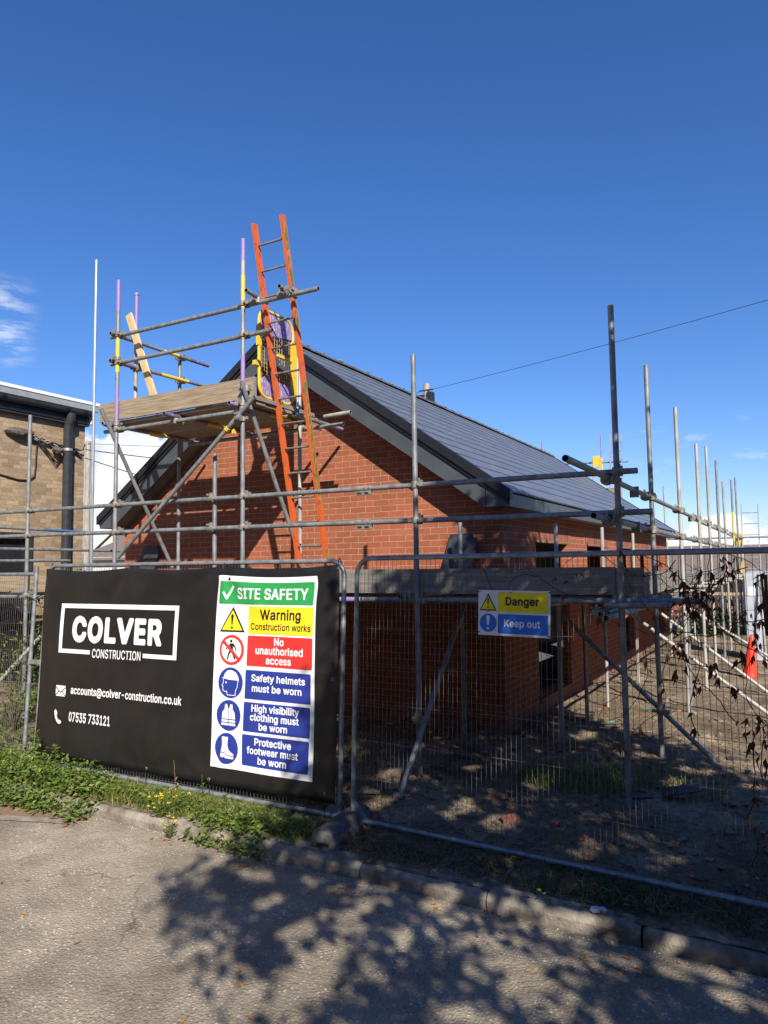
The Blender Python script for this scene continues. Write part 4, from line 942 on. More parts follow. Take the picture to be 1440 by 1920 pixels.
def txt(body, bold=0.0, sp=1.0):
    """lettering as thin trapezoid rows: outline of the built-in font, non-zero winding, thickened by `bold`"""
    key = (body, bold, sp)
    if key in _tc: return _tc[key]
    cu = bpy.data.curves.new('t', 'FONT'); cu.body = body; cu.font = FONT or cu.font; cu.size = 1; cu.space_character = sp; cu.resolution_u = 4; cu.fill_mode = 'NONE'
    o = bpy.data.objects.new('t', cu); C.objects.link(o); dg = bpy.context.evaluated_depsgraph_get(); dg.update()
    me = bpy.data.meshes.new_from_object(o.evaluated_get(dg))
    P = [(v.co.x, v.co.y) for v in me.vertices]; adj = {}
    for e in me.edges:
        a, c = e.vertices; adj.setdefault(a, []).append(c); adj.setdefault(c, []).append(a)
    bpy.data.objects.remove(o); bpy.data.curves.remove(cu); bpy.data.meshes.remove(me)
    seen = set(); segs = []
    for a in sorted(adj):
        if a in seen: continue
        loop = [a]; seen.add(a); cur = min(adj[a])
        while cur not in seen:
            loop.append(cur); seen.add(cur); nx_ = [n for n in adj[cur] if n not in seen]
            if not nx_: break
            cur = min(nx_)
        for k in range(len(loop)): segs.append((P[loop[k]], P[loop[(k+1) % len(loop)]]))
    def row(y):
        xs_ = []
        for (x0, y0), (x1, y1) in segs:
            if (y0 <= y) != (y1 <= y): xs_.append((x0+(x1-x0)*(y-y0)/(y1-y0), 1 if y1 > y0 else -1))
        xs_.sort(); out = []; w = 0
        for x_, d_ in xs_:
            if w == 0: st_ = x_
            w += d_
            if w == 0: out.append((st_, x_))
        return out
    y0 = min(p[1] for p in P)-bold; y1 = max(p[1] for p in P)+bold; n = max(24, int((y1-y0)/.0165)); dy = (y1-y0)/n
    K = 6; cache = {}
    def base(i):                                         # rows sampled K times finer for the thickening
        if i not in cache: cache[i] = row(y0+i*dy/2+1e-5)
        return cache[i]
    def fat(i):                                          # i counts half rows
        iv = []
        m_ = int(bold/(dy/2))
        for q_ in range(-m_, m_+1):
            e = math.sqrt(max(0, bold*bold-(q_*dy/2)**2))
            iv += [(a-e, c+e) for a, c in base(i+q_)]
        iv.sort(); out = []
        for a, c in iv:
            if out and a <= out[-1][1]: out[-1][1] = max(out[-1][1], c)
            else: out.append([a, c])
        return out
    vs, fs = [], []
    for r_ in range(n):
        lo_, mid, hi_ = fat(2*r_), fat(2*r_+1), fat(2*r_+2)
        ya, yb_ = y0+r_*dy, y0+(r_+1)*dy
        same = len(lo_) == len(mid) == len(hi_)
        for k, (a, c) in enumerate(mid):
            la, lc_, ha, hc = a, c, a, c
            if same and abs(lo_[k][0]-a) < .1 and abs(hi_[k][0]-a) < .1 and abs(lo_[k][1]-c) < .1 and abs(hi_[k][1]-c) < .1:
                la, lc_ = lo_[k]; ha, hc = hi_[k]
            m = len(vs); vs += [(la, ya), (lc_, ya), (hc, yb_), (ha, yb_)]; fs.append((m, m+1, m+2, m+3))
    _tc[key] = (vs, fs)
    return vs, fs
_cap = [None]
def lettering(body, u0, u1, base, cap, m, parent, mapf, layer, grid, bold=.012, sp=1.0):
    if sp == 1.0: sp = 1.0+bold*1.6
    vs, fs = txt(body, bold, sp)
    if _cap[0] is None: hv, _ = txt('H'); _cap[0] = max(y for x, y in hv)
    x0, x1 = min(x for x, y in vs), max(x for x, y in vs); kx = (u1-u0)/(x1-x0); ky = cap/_cap[0]
    return printed('lettering', [(u0+(x-x0)*kx, base+y*ky) for x, y in vs], fs, m, parent, mapf, layer, grid)
G = (gu, gv)
def shp(name, pts, m, layer, parent=None, mapf=bmap, grid=G): return printed(name, pts, [tuple(range(len(pts)))], m, parent or bn, mapf, layer, grid)
def stroke(pts, w):
    # polyline to outline quads
    vs = []; fs = []
    for (a, c) in zip(pts[:-1], pts[1:]):
        d = Vector((c[0]-a[0], c[1]-a[1])); d.normalize(); n = Vector((-d.y, d.x))*w/2; e = d*w*.35
        k = len(vs); vs += [(a[0]-e.x+n.x, a[1]-e.y+n.y), (a[0]-e.x-n.x, a[1]-e.y-n.y), (c[0]+e.x-n.x, c[1]+e.y-n.y), (c[0]+e.x+n.x, c[1]+e.y+n.y)]; fs.append((k, k+1, k+2, k+3))
    return vs, fs
def multi(name, polys, m, layer, parent=None, mapf=bmap, grid=G):
    vs = []; fs = []
    for p in polys: fs.append(tuple(range(len(vs), len(vs)+len(p)))); vs += p
    return printed(name, vs, fs, m, parent or bn, mapf, layer, grid)
# logo
t_ = .045
multi('logo_frame', [rect(.31, 1.915, 1.565, 1.61), rect(.31, .31+t_, 1.115, 1.565), rect(1.915-t_, 1.915, 1.115, 1.565), rect(.31+t_, .765, 1.115, 1.155), rect(1.485, 1.915-t_, 1.115, 1.155)], 'p_white', 1)
lettering('COLVER', .485, 1.725, 1.248, .218, 'p_white', bn, bmap, 1, G, bold=.046, sp=1.12)
lettering('CONSTRUCTION', .80, 1.455, 1.088, .082, 'p_white', bn, bmap, 1, G, bold=.012)
lettering('accounts@colver-construction.co.uk', .53, 2.0, .722, .072, 'p_white', bn, bmap, 1, G, bold=.020)
lettering('07535 733121', .525, 1.09, .455, .085, 'p_white', bn, bmap, 1, G, bold=.018)
shp('envelope_icon', rect(.305, .455, .685, .79, .012), 'p_white', 1)
vs, fs = stroke([(.305, .775), (.38, .722), (.455, .775)], .009); printed('envelope_icon', vs, fs, 'banner', bn, bmap, 2, G)
vs, fs = stroke([(.305, .69), (.355, .735)], .009); v2, f2_ = stroke([(.455, .69), (.405, .735)], .009)
printed('envelope_icon', vs+v2, fs+[tuple(i+len(vs) for i in q) for q in f2_], 'banner', bn, bmap, 2, G)
hs_ = [(.318, .553), (.345, .535), (.352, .508), (.342, .495), (.358, .470), (.375, .455), (.393, .455), (.420, .440), (.415, .425), (.395, .415), (.370, .420), (.345, .440), (.322, .475), (.308, .515), (.308, .540)]
shp('handset_icon', hs_, 'p_white', 1)
# safety board
shp('notice_board', rect(2.372, 3.432, .236, 1.888), 'p_white', 1)
shp('green_panel', rect(2.402, 3.403, 1.636, 1.838, .01), 'p_green', 2)
lettering('SITE SAFETY', 2.60, 3.345, 1.685, .095, 'p_white', bn, bmap, 3, G, bold=.025)
vs, fs = stroke([(2.452, 1.735), (2.487, 1.685), (2.545, 1.79)], .022); printed('tick', vs, fs, 'p_white', bn, bmap, 3, G)
shp('yellow_panel', rect(2.727, 3.412, 1.383, 1.617, .012), 'p_yellow', 2)
lettering('Warning', 2.865, 3.285, 1.508, .080, 'p_black', bn, bmap, 3, G, bold=.024)
lettering('Construction works', 2.755, 3.392, 1.418, .056, 'p_black', bn, bmap, 3, G, bold=.014)
shp('red_panel', rect(2.724, 3.410, 1.110, 1.366, .012), 'p_red', 2)
for s_, u0_, u1_, b0 in (('No', 3.015, 3.12, 1.292), ('unauthorised', 2.815, 3.32, 1.215), ('access', 2.93, 3.20, 1.135)): lettering(s_, u0_, u1_, b0, .060, 'p_white', bn, bmap, 3, G, bold=.025)
for v0_, v1_, rows in ((.834, 1.076, (('Safety helmets', 2.785, 3.345, .985), ('must be worn', 2.795, 3.31, .900))),
                       (.566, .808, (('High visibility', 2.80, 3.285, .735), ('clothing must', 2.79, 3.285, .662), ('be worn', 2.885, 3.175, .588))),
                       (.286, .540, (('Protective', 2.845, 3.22, .462), ('footwear must', 2.765, 3.29, .388), ('be worn', 2.885, 3.18, .312)))):
    dx = -.002*(1.1-v0_)*8
    shp('blue_panel', rect(2.722+dx, 3.402+dx, v0_, v1_, .012), 'p_blue', 2)
    for s_, u0_, u1_, b0 in rows: lettering(s_, u0_, u1_, b0, .055, 'p_white', bn, bmap, 3, G, bold=.025)
def tri(cu, v0, v1, w): return [(cu-w/2, v0), (cu+w/2, v0), (cu, v1)]
def excl(cu, cv, k): return [(cu-.014*k, cv+.062*k), (cu-.006*k, cv+.074*k), (cu+.006*k, cv+.074*k), (cu+.014*k, cv+.062*k), (cu+.006*k, cv-.022*k), (cu-.006*k, cv-.022*k)]
shp('warning_triangle', tri(2.56, 1.392, 1.612, .262), 'p_black', 2); shp('warning_triangle', tri(2.56, 1.407, 1.580, .214), 'p_yellow', 3)
multi('exclamation_mark', [excl(2.56, 1.475, .95), circ(2.56, 1.430, .011, 12)], 'p_black', 4)
cx, cy = 2.562, 1.237
shp('prohibition_circle', circ(cx, cy, .130), 'p_red', 2); shp('prohibition_circle', circ(cx, cy, .104), 'p_white', 3)
def walker(cu, cv, k):
    P_ = []
    P_.append(circ(cu-.002*k, cv+.078*k, .0135*k, 12))
    def lim(a, c, w0, w1):
        d = Vector((c[0]-a[0], c[1]-a[1])).normalized(); n = Vector((-d.y, d.x))
        return [(cu+k*(a[0]+n.x*w0), cv+k*(a[1]+n.y*w0)), (cu+k*(a[0]-n.x*w0), cv+k*(a[1]-n.y*w0)), (cu+k*(c[0]-n.x*w1), cv+k*(c[1]-n.y*w1)), (cu+k*(c[0]+n.x*w1), cv+k*(c[1]+n.y*w1))]
    P_ += [lim((.004, .058), (.006, .0), .017, .014), lim((-.008, .052), (-.03, .022), .008, .006), lim((-.03, .024), (-.055, .008), .006, .005), lim((.018, .052), (.044, .022), .009, .006), lim((.044, .022), (.048, -.006), .006, .005),
           lim((0, .004), (-.024, -.034), .012, .008), lim((-.024, -.032), (-.036, -.084), .008, .007), lim((.008, .004), (.022, -.036), .012, .008), lim((.022, -.034), (.044, -.08), .008, .007)]
    return P_
multi('walking_figure', walker(cx, cy, .98), 'p_black', 4)
a_ = R(-42); vs, fs = stroke([(cx-.105*math.cos(a_), cy-.105*math.sin(a_)), (cx+.105*math.cos(a_), cy+.105*math.sin(a_))], .026); printed('prohibition_bar', vs, fs, 'p_red', bn, bmap, 5, G)
cx, cy = 2.563, .957
shp('helmet_disc', circ(cx, cy, .131), 'p_blue', 2)
multi('helmet_symbol', [[(cx-.092, cy+.035), (cx-.072, cy+.045), (cx-.062, cy+.075), (cx-.03, cy+.105), (cx+.01, cy+.108), (cx+.055, cy+.09), (cx+.085, cy+.05), (cx+.09, cy+.022), (cx-.02, cy+.025), (cx-.06, cy+.033)]], 'p_white', 3)
vs, fs = stroke([(cx-.075, cy+.028), (cx-.072, cy+.0), (cx-.088, cy-.028), (cx-.076, cy-.035), (cx-.078, cy-.065), (cx-.055, cy-.078), (cx-.035, cy-.075), (cx-.03, cy-.105), (cx+.055, cy-.105), (cx+.058, cy-.065), (cx+.075, cy-.035), (cx+.082, cy+.02)], .006)
printed('helmet_symbol', vs, fs, 'p_white', bn, bmap, 3, G); shp('helmet_symbol', circ(cx-.045, cy+.0, .008, 10), 'p_white', 3)
cx, cy = 2.553, .680
shp('vest_disc', circ(cx, cy, .130), 'p_blue', 2)
multi('vest_symbol', [[(cx-.04, cy+.095), (cx-.018, cy+.095), (cx-.003, cy+.052), (cx-.003, cy-.03), (cx-.072, cy-.03), (cx-.066, cy+.025), (cx-.045, cy+.05)], [(cx+.04, cy+.095), (cx+.018, cy+.095), (cx+.003, cy+.052), (cx+.003, cy-.03), (cx+.072, cy-.03), (cx+.066, cy+.025), (cx+.045, cy+.05)],
      rect(cx-.074, cx-.003, cy-.057, cy-.038), rect(cx+.003, cx+.074, cy-.057, cy-.038), rect(cx-.076, cx-.003, cy-.085, cy-.065), rect(cx+.003, cx+.076, cy-.085, cy-.065)], 'p_white', 3)
vs, fs = stroke([(cx-.035, cy+.09), (cx-.035, cy-.03)], .004); v2, q2 = stroke([(cx+.035, cy+.09), (cx+.035, cy-.03)], .004)
printed('vest_symbol', vs+v2, fs+[tuple(i+4 for i in q) for q in q2], 'p_blue', bn, bmap, 4, G)
cx, cy = 2.540, .403
shp('boot_disc', circ(cx, cy, .129), 'p_blue', 2)
multi('boot_symbol', [[(cx-.055, cy+.095), (cx+.015, cy+.095), (cx+.012, cy+.03), (cx+.03, cy-.01), (cx+.06, cy-.03), (cx+.082, cy-.038), (cx+.085, cy-.058), (cx+.02, cy-.052), (cx-.015, cy-.035), (cx-.062, cy-.033), (cx-.05, cy+.02)], [(cx-.062, cy-.040), (cx-.015, cy-.042), (cx+.02, cy-.059), (cx+.085, cy-.065), (cx+.082, cy-.082), (cx+.0, cy-.08), (cx-.02, cy-.068), (cx-.03, cy-.078), (cx-.062, cy-.075)]], 'p_white', 3)
# banner ties and eyelets
for u, v in ((1.235, 1.965), (2.42, 1.965), (.06, 1.9), (3.62, 1.93)):
    def f(b):
        c = bmap(u, min(v, 1.95), 0)
        pts = [c+F1.n*.006+F1.v*(-.012), F1(u, v+.02, .026), F1(u, 2.022, .0), F1(u, 2.0, -.026), F1(u+.006, 1.97, -.02), c-F1.n*.01]
        b.path(pts, .004, 'tie', n=6)
    part('cable_tie', bn, f)
for u, v in ((1.6, .125), (2.36, .125), (3.55, .16), (3.6, 1.05)):
    part('eyelet', bn, lambda b: b.path([bmap(u+.011*math.cos(a*.785), v+.011*math.sin(a*.785), .004) for a in range(9)], .0028, 'coupler', n=6, caps=False))
    if v < .3: part('cable_tie', bn, lambda b: b.path([bmap(u, v, .006), F1(u, .06, .03), F1(u, -.02, .024), F1(u, -.06, .03)], .0035, 'tie', n=6))

# danger sign on the right panel
sg = thing('danger_sign', 'small yellow and blue danger keep out sign tied to the mesh', 'sign', F2(1.33, 1.43, .01))
ca, sa = math.cos(-.012), math.sin(-.012)
def smap(x, y, off=0):      # x 0..1.0 , y 0..1 in metres, slightly rotated, curled at the lower right
    u = 1.062+x*ca-y*sa*1+.0; v = 1.440+x*sa+y*ca
    return F2(u, v, .012+off+.012*max(0, x-.35)*max(0, .16-y)*10*.5)
SW, SH = .530, .316
b = MB(); nx_, ny_ = 12, 7
vs = [smap(SW*i/nx_, SH*j/ny_, o_) for o_ in (.003, 0) for j in range(ny_+1) for i in range(nx_+1)]; q = (nx_+1)*(ny_+1)
fs = [(j*(nx_+1)+i, j*(nx_+1)+i+1, (j+1)*(nx_+1)+i+1, (j+1)*(nx_+1)+i) for j in range(ny_) for i in range(nx_)]; fs += [tuple(k+q for k in f_[::-1]) for f_ in fs]
b.faces(vs, fs, 's_white'); b.build('board', sg)
SG = ([SW*i/nx_ for i in range(nx_+1)], [SH*j/ny_ for j in range(ny_+1)])
sm = lambda x, y, off=0: smap(x, y, .003+off)
kw = dict(parent=sg, mapf=sm, grid=SG)
shp('yellow_panel', rect(.150, .515, .165, .302, .008), 's_yellow', .6, **kw); shp('blue_panel', rect(.150, .515, .016, .150, .008), 'p_sky', .6, **kw)
lettering('Danger', .208, .452, .215, .052, 'p_black', sg, sm, 1.2, SG, bold=.030); lettering('Keep out', .198, .460, .066, .046, 's_white', sg, sm, 1.2, SG, bold=.028)
shp('warning_triangle', tri(.076, .172, .294, .128), 'p_black', .6, **kw); shp('warning_triangle', tri(.076, .181, .276, .102), 's_yellow', 1.1, **kw)
multi('exclamation_mark', [excl(.076, .222, .5), circ(.076, .196, .006, 10)], 'p_black', 1.6, **kw)
shp('mandatory_disc', circ(.076, .086, .064), 'p_sky', .6, **kw)
multi('exclamation_mark', [[(.062, .128), (.069, .138), (.083, .138), (.090, .128), (.083, .072), (.069, .072)], circ(.076, .048, .009, 12)], 's_white', 1.2, **kw)
for x_, y_ in ((.012, .304), (.250, .302), (.515, .306), (.010, .020), (.512, .012)):
    part('cable_tie', sg, lambda b: b.path([smap(x_, y_, .003), smap(x_+.002, y_, .008), smap(x_+(.014 if x_ > .3 else -.014), y_-.002, .004), smap(x_+(.012 if x_ > .3 else -.012), y_, -.016)], .0028, 'tie', n=6))

# ---------------------------------------------------------------- site objects
cn = part('traffic_cone', None, lambda b: b.lathe((-.69, 13.26, gh(-.7, 13.26)-.01), [(.0, 0), (.125, 0), (.115, .03), (.10, .12), (.075, .35), (.042, .62), (.03, .70), (.0, .71)], 'cone', n=18, tilt=Matrix(((1, 0, .09), (0, 1, 0), (0, 0, 1)))))
tag(cn, 'slim bright orange cone standing on the sunlit soil', 'cone')
# rubble, slates, litter
b = MB()
for k in range(620):
    x_ = rnd.uniform(-6.5, 1.2); y_ = 4.9+8*rnd.random()**1.6; s_ = rnd.uniform(.008, .035)*(1.5 if rnd.random() < .08 else 1)
    b.blob((x_, y_, gh(x_, y_)+s_*.2), s_*rnd.uniform(.8, 1.6), s_, s_*.6, rnd.choice(('stone', 'stone', 'stone', 'slate_chip', 'plinth')), seed=k, jag=.5)
for k in range(2600):
    x_ = rnd.uniform(-5.5, 1.0); y_ = 4.75+6*rnd.random()**1.5; s_ = rnd.uniform(.006, .028)
    if mnoise.noise(Vector((x_*1.2, y_*1.2, 31))) < -.1 and rnd.random() < .7: continue
    b.blob((x_, y_, gh(x_, y_)), s_*rnd.uniform(.8, 1.7), s_, s_*.75, 'soil', seed=k, jag=.6)
for k in range(90):
    x_ = rnd.uniform(-4.5, .8); y_ = rnd.uniform(5.0, 9.5); a_ = rnd.uniform(0, 3.14); L_ = rnd.uniform(.03, .10); t_ = rnd.uniform(-.3, .3)
    b.obox((x_, y_, gh(x_, y_)+.012), (math.cos(a_)*L_/2, math.sin(a_)*L_/2, t_*L_/2), (-math.sin(a_)*L_/3, math.cos(a_)*L_/3, 0), (0, 0, .004), rnd.choice(('slate_chip', 'plinth', 'board_grey', 'stone')))
tag(b.build('rubble'), 'loose stones and brick crumbs scattered over the soil', 'rubble', kind='stuff')
def slab(name, c, a, L_, W_, T_, m, label, cat, tilt=.1, group=None):
    ca_, sa_ = math.cos(a), math.sin(a)
    ax = Vector((ca_, sa_, tilt)).normalized(); ay = Vector((-sa_, ca_, tilt*.5)).normalized(); az_ = ax.cross(ay)
    o = part(name, None, lambda b: b.obox(c, ax*L_/2, ay*W_/2, az_*T_/2, m), bevel=.003)
    return tag(o, label, cat, group)
slab('broken_slate', (-.86, 6.3, .27), .2, .30, .16, .012, 'slate_chip', 'large broken slate lying near the corner pole', 'slate', .25)
slab('broken_slate', (-1.15, 6.15, .22), .9, .22, .12, .012, 'slate_chip', 'small broken slate beside the larger one by the corner pole', 'slate', -.12)
slab('offcut', (-3.2, 5.35, .19), .3, .16, .07, .02, 'board_grey', 'grey wood offcut lying near the foot of the raker', 'offcut', .05)
slab('brick', (-1.95, 5.3, .17), .8, .14, .07, .05, 'plinth', 'half buried brick lying on the soil behind the fence', 'brick', .15)
slab('green_strip', (-2.15, 8.7, .22), .5, .62, .03, .01, 'plastic_green', 'green plastic strip lying beside the wall by the inner pole', 'plastic strip', .02)
slab('green_strip', (-1.6, 9.7, .24), -.3, .35, .03, .01, 'plastic_green', 'short green plastic strip on the sunlit soil', 'plastic strip', .02)
o = part('crumpled_cup', None, lambda b: b.blob((-1.6, 5.32, gh(-1.6, 5.32)+.02), .03, .022, .022, 'plastic_pink', seed=4, jag=.5, sub=2)); tag(o, 'small crumpled pink wrapper on the soil behind the mesh', 'litter')
o = part('crumpled_paper', None, lambda b: (b.blob((-1.07, 4.27, .125), .035, .022, .02, 'paper', seed=8, jag=.9, sub=1), b.blob((-1.03, 4.29, .12), .02, .02, .015, 'paper', seed=2, jag=.9, sub=1))); tag(o, 'crumpled white paper scrap lying on the kerb', 'litter')

# ---------------------------------------------------------------- vegetation helpers
def leaf(b, c, L_, W_, dirv, m, fold=.25, nrm=None, curl=0):
    d = Vector(dirv).normalized(); s_ = d.cross(nrm or Vector((rnd.uniform(-1, 1), rnd.uniform(-1, 1), 1.2))).normalized(); n = s_.cross(d)
    c = Vector(c); p = [c, c+d*L_*.45+s_*W_/2+n*fold*W_, c+d*L_-n*curl*L_, c+d*L_*.45-s_*W_/2+n*fold*W_, c+d*L_*.5]
    b.faces(p, [(0, 1, 4), (1, 2, 4), (0, 4, 3), (4, 2, 3)], m)
def blade(b, x, y, z, h, w, m, lean=.5):
    a = rnd.uniform(0, 6.28); lx, ly = math.cos(a)*lean*h, math.sin(a)*lean*h; sx_, sy_ = -math.sin(a)*w/2, math.cos(a)*w/2
    k = rnd.uniform(.25, .5)
    b.faces([(x-sx_, y-sy_, z), (x+sx_, y+sy_, z), (x+lx*k+sx_*.8, y+ly*k+sy_*.8, z+h*.62), (x+lx*k-sx_*.8, y+ly*k-sy_*.8, z+h*.62), (x+lx, y+ly, z+h*rnd.uniform(.75, 1))], [(0, 1, 2, 3), (3, 2, 4)], m)
def zoneh(x):  # height of the verge growth along the kerb
    return .5+.5*mnoise.noise(Vector((x*1.9, 2, 7)))
g1 = MB(); g2 = MB(); g3 = MB()
for k in range(26000):
    x_ = rnd.uniform(-7.6, -3.2); y_ = rnd.triangular(4.26, 5.05, 4.55)
    hgt = (.05+.07*zoneh(x_))*(1.25 if y_ < 4.6 else .7)
    if x_ > -3.6 and rnd.random() < .5: continue
    if x_ < -5.6 and rnd.random() < .45: continue
    blade(g1, x_, y_, .09, hgt*rnd.uniform(.5, 1.25), .006, 'grass' if rnd.random() < .84 else 'straw', .8)
for k in range(6500):
    x_ = rnd.uniform(-7.6, -3.25) if k % 3 else rnd.uniform(-7.6, -5.4)
    y_ = rnd.uniform(4.22, 4.75)
    # tumbling over the kerb in places
    spill = mnoise.noise(Vector((x_*1.5, 4, 4)))
    if (x_ < -5.55 or (-4.05 < x_ < -3.45)) and rnd.random() < .35: y_ = rnd.uniform(4.02 if x_ < -5.5 else 4.10, 4.3)
    elif y_ < 4.34: y_ += .1
    top_ = (.05+.09*zoneh(x_+3)+(.10 if x_ < -5.6 else 0))*min(1, (y_-3.85)*2.2)*(1 if y_ < 4.6 or x_ < -5.8 else .6)
    z_ = (.02 if y_ < 4.22 else .1)+rnd.random()**1.3*top_
    a = rnd.uniform(0, 6.28)
    leaf(g2, (x_, y_, z_), rnd.uniform(.02, .055)*(1.5 if rnd.random() < .08 else 1), rnd.uniform(.012, .03), (math.cos(a), math.sin(a)-.4, rnd.uniform(-.3, .6)), 'weed')
for k in range(3000):
    x_ = rnd.uniform(-7.6, -5.25) if k % 9 else rnd.uniform(-4.2, -3.4); y_ = rnd.uniform(3.98, 4.6) if x_ < -5.2 else rnd.uniform(4.14, 4.45)
    d_ = mnoise.noise(Vector((x_*2.2, y_*2.2, 17)))
    if d_ < -.15 and rnd.random() < .8: continue
    top_ = min(.12 if x_ < -5.2 else .08, (y_-3.9)*.55+.03)*(1+d_)
    z_ = (.0 if y_ < 4.22 else .09)+rnd.random()*top_; a = rnd.uniform(0, 6.28)
    leaf(g2, (x_, y_, z_), rnd.uniform(.03, .075), rnd.uniform(.02, .045), (math.cos(a), math.sin(a)-.5, rnd.uniform(-.4, .5)), 'weed' if rnd.random() < .93 else 'straw', fold=rnd.uniform(.05, .35))
tag(g1.build('grass'), 'sunlit tufts of green grass between the kerb and the banner', 'grass', kind='stuff')
tag(g2.build('low_weeds'), 'leafy green weeds spilling over the kerb below the banner', 'weeds', kind='stuff')
# sparse growth on the shaded verge and site
for k in range(2600):
    x_ = rnd.uniform(-3.1, 1.0); y_ = rnd.uniform(4.36, 4.75)
    d_ = mnoise.noise(Vector((x_*1.4, 8, 2)))
    if d_ < -.05 and rnd.random() < .8: continue
    if x_ < -1.9 and rnd.random() < .8: continue
    if rnd.random() < .55: blade(g3, x_, y_, .1, rnd.uniform(.03, .10), .005, 'grass' if rnd.random() < .45 else 'straw', 1.2)
    else:
        a = rnd.uniform(0, 6.28); leaf(g3, (x_, y_, .1+rnd.random()*.05), rnd.uniform(.03, .06), rnd.uniform(.012, .03), (math.cos(a), math.sin(a), .25), 'bush')
for (cx_, cy_, r_, n_, h_) in ((-1.75, 6.3, .35, 900, .16), (-4.3, 6.0, .6, 600, .1), (-1.1, 6.7, .4, 400, .14), (.1, 5.6, .5, 250, .08), (-3.6, 5.2, .4, 300, .10)):
    for k in range(n_):
        a = rnd.uniform(0, 6.28); rr_ = r_*math.sqrt(rnd.random()); x_, y_ = cx_+rr_*math.cos(a)*1.5, cy_+rr_*math.sin(a)
        blade(g3, x_, y_, gh(x_, y_)-.01, h_*rnd.uniform(.4, 1.2), .006, 'grass' if rnd.random() < .8 else 'straw', .9)
tag(g3.build('sparse_grass'), 'patchy grass and small weeds growing in the shade behind the kerb', 'grass', kind='stuff')
b = MB()
for k in range(1300):
    x_ = rnd.uniform(-5, 1.2); y_ = rnd.uniform(4.36, 4.9) if k % 2 else rnd.uniform(4.9, 8.5); z_ = (gh(x_, y_) if y_ > 4.4 else .1)+.008
    a = rnd.uniform(0, 3.14); L_ = rnd.uniform(.04, .22); w = .0016
    b.tube((x_, y_, z_), (x_+L_*math.cos(a), y_+L_*math.sin(a), z_+rnd.uniform(-.01, .03)), w, 'straw', n=3, hollow=False)
for k in range(2600):
    x_ = rnd.uniform(-3.1, 1.2) if k % 6 else rnd.uniform(-7, -3.2); y_ = rnd.triangular(4.34, 4.95, 4.5)
    if mnoise.noise(Vector((x_*2.1, y_*3, 23))) < -.15 and rnd.random() < .7: continue
    a = rnd.uniform(0, 6.28); L_ = rnd.uniform(.05, .20); z_ = .1; h_ = rnd.uniform(.01, .08); c1, s1 = math.cos(a), math.sin(a)
    w = rnd.uniform(.0011, .0022)
    b.path([(x_, y_, z_), (x_+c1*L_*.5, y_+s1*L_*.35, z_+h_), (x_+c1*L_*.9, y_+s1*L_*.6, z_+h_*.9), (x_+c1*L_*1.1, y_+s1*L_*.7, z_+h_*.3)], w, 'straw' if rnd.random() < .55 else 'stem', n=3)
tag(b.build('dry_stalks'), 'dry straw and twigs strewn on the soil by the fence', 'dry stalks', kind='stuff')
b = MB()
for (cx_, cy_, n_, r_) in ((-5.35, 4.02, 26, .13), (-3.48, 4.0, 16, .12), (-.85, 3.98, 14, .2), (-2.0, 4.1, 20, .8), (-6.0, 3.95, 20, .3), (-4.3, 4.15, 8, .2), (-2.6, 3.0, 8, 1.2), (-4.6, 3.1, 5, 1.1), (-1.0, 4.6, 50, 1.0), (-1, 6.3, 60, 1.5)):
    for k in range(n_):
        a = rnd.uniform(0, 6.28); rr_ = r_*rnd.random(); x_, y_ = cx_+rr_*math.cos(a), cy_+rr_*math.sin(a)*(.4 if r_ > .5 and cy_ < 4.4 else 1)
        z_ = .006 if y_ < 4.21 else (.115 if y_ < 4.5 else gh(x_, y_)+.01)
        leaf(b, (x_, y_, z_), rnd.uniform(.03, .06), rnd.uniform(.015, .03), (math.cos(a*3), math.sin(a*3), .08), 'litter', fold=.15, nrm=Vector((0, 0, 1)))
tag(b.build('leaf_litter'), 'fallen brown and orange leaves on the road edge and soil', 'leaf litter', kind='stuff')
# grit along the kerb
b = MB()
for k in range(500):
    x_ = rnd.uniform(-5.6, 1); y_ = 4.21-abs(rnd.gauss(0, .06)); s_ = rnd.uniform(.002, .006)
    b.blob((x_, y_, s_*.4), s_, s_, s_*.7, 'stone' if k % 4 else 'paper', seed=k, jag=.4, sub=0 or 1)
tag(b.build('grit'), 'loose pale grit gathered along the foot of the kerb', 'grit', kind='stuff')
# yellow flowers
def flower_plant(c, n, label):
    t = thing('yellow_flower_plant', label, 'flower', c, 'yellow flowering weeds by the kerb')
    st, lf, fl = MB(), MB(), MB()
    for k in range(n):
        a = rnd.uniform(0, 6.28); r_ = rnd.uniform(.02, .11); h = rnd.uniform(.10, .20)
        tip = Vector((c[0]+r_*math.cos(a), c[1]-.05+r_*math.sin(a)*.8, c[2]+h))
        st.path([Vector(c), Vector(c).lerp(tip, .5)+Vector((0, 0, .02)), tip], .0018, 'weed', n=4)
        for j in range(5): aa = rnd.uniform(0, 6.28); leaf(lf, Vector(c).lerp(tip, rnd.uniform(.2, .9)), .035, .012, (math.cos(aa), math.sin(aa), .2), 'weed')
        for j in range(9): aa = j*.7; leaf(fl, tip+Vector((rnd.uniform(-.008, .008), rnd.uniform(-.008, .008), rnd.uniform(0, .008))), .014, .009, (math.cos(aa), math.sin(aa), .35), 'flower', fold=.05)
    st.build('stem', t); lf.build('leaves', t); fl.build('flower_heads', t)
flower_plant((-4.52, 4.24, .10), 13, 'clump of yellow flowers beside the kerb, left and higher of the two low clumps')
flower_plant((-4.30, 4.13, .01), 9, 'low clump of yellow flowers hanging in front of the kerb')
flower_plant((-4.38, 4.36, .16), 6, 'yellow flowers in the grass behind the kerb')
flower_plant((-6.62, 4.2, .12), 4, 'few yellow flowers by the yellow fence foot')
flower_plant((-1.32, 4.27, .09), 1, 'single yellow dandelion on the shaded kerb edge')
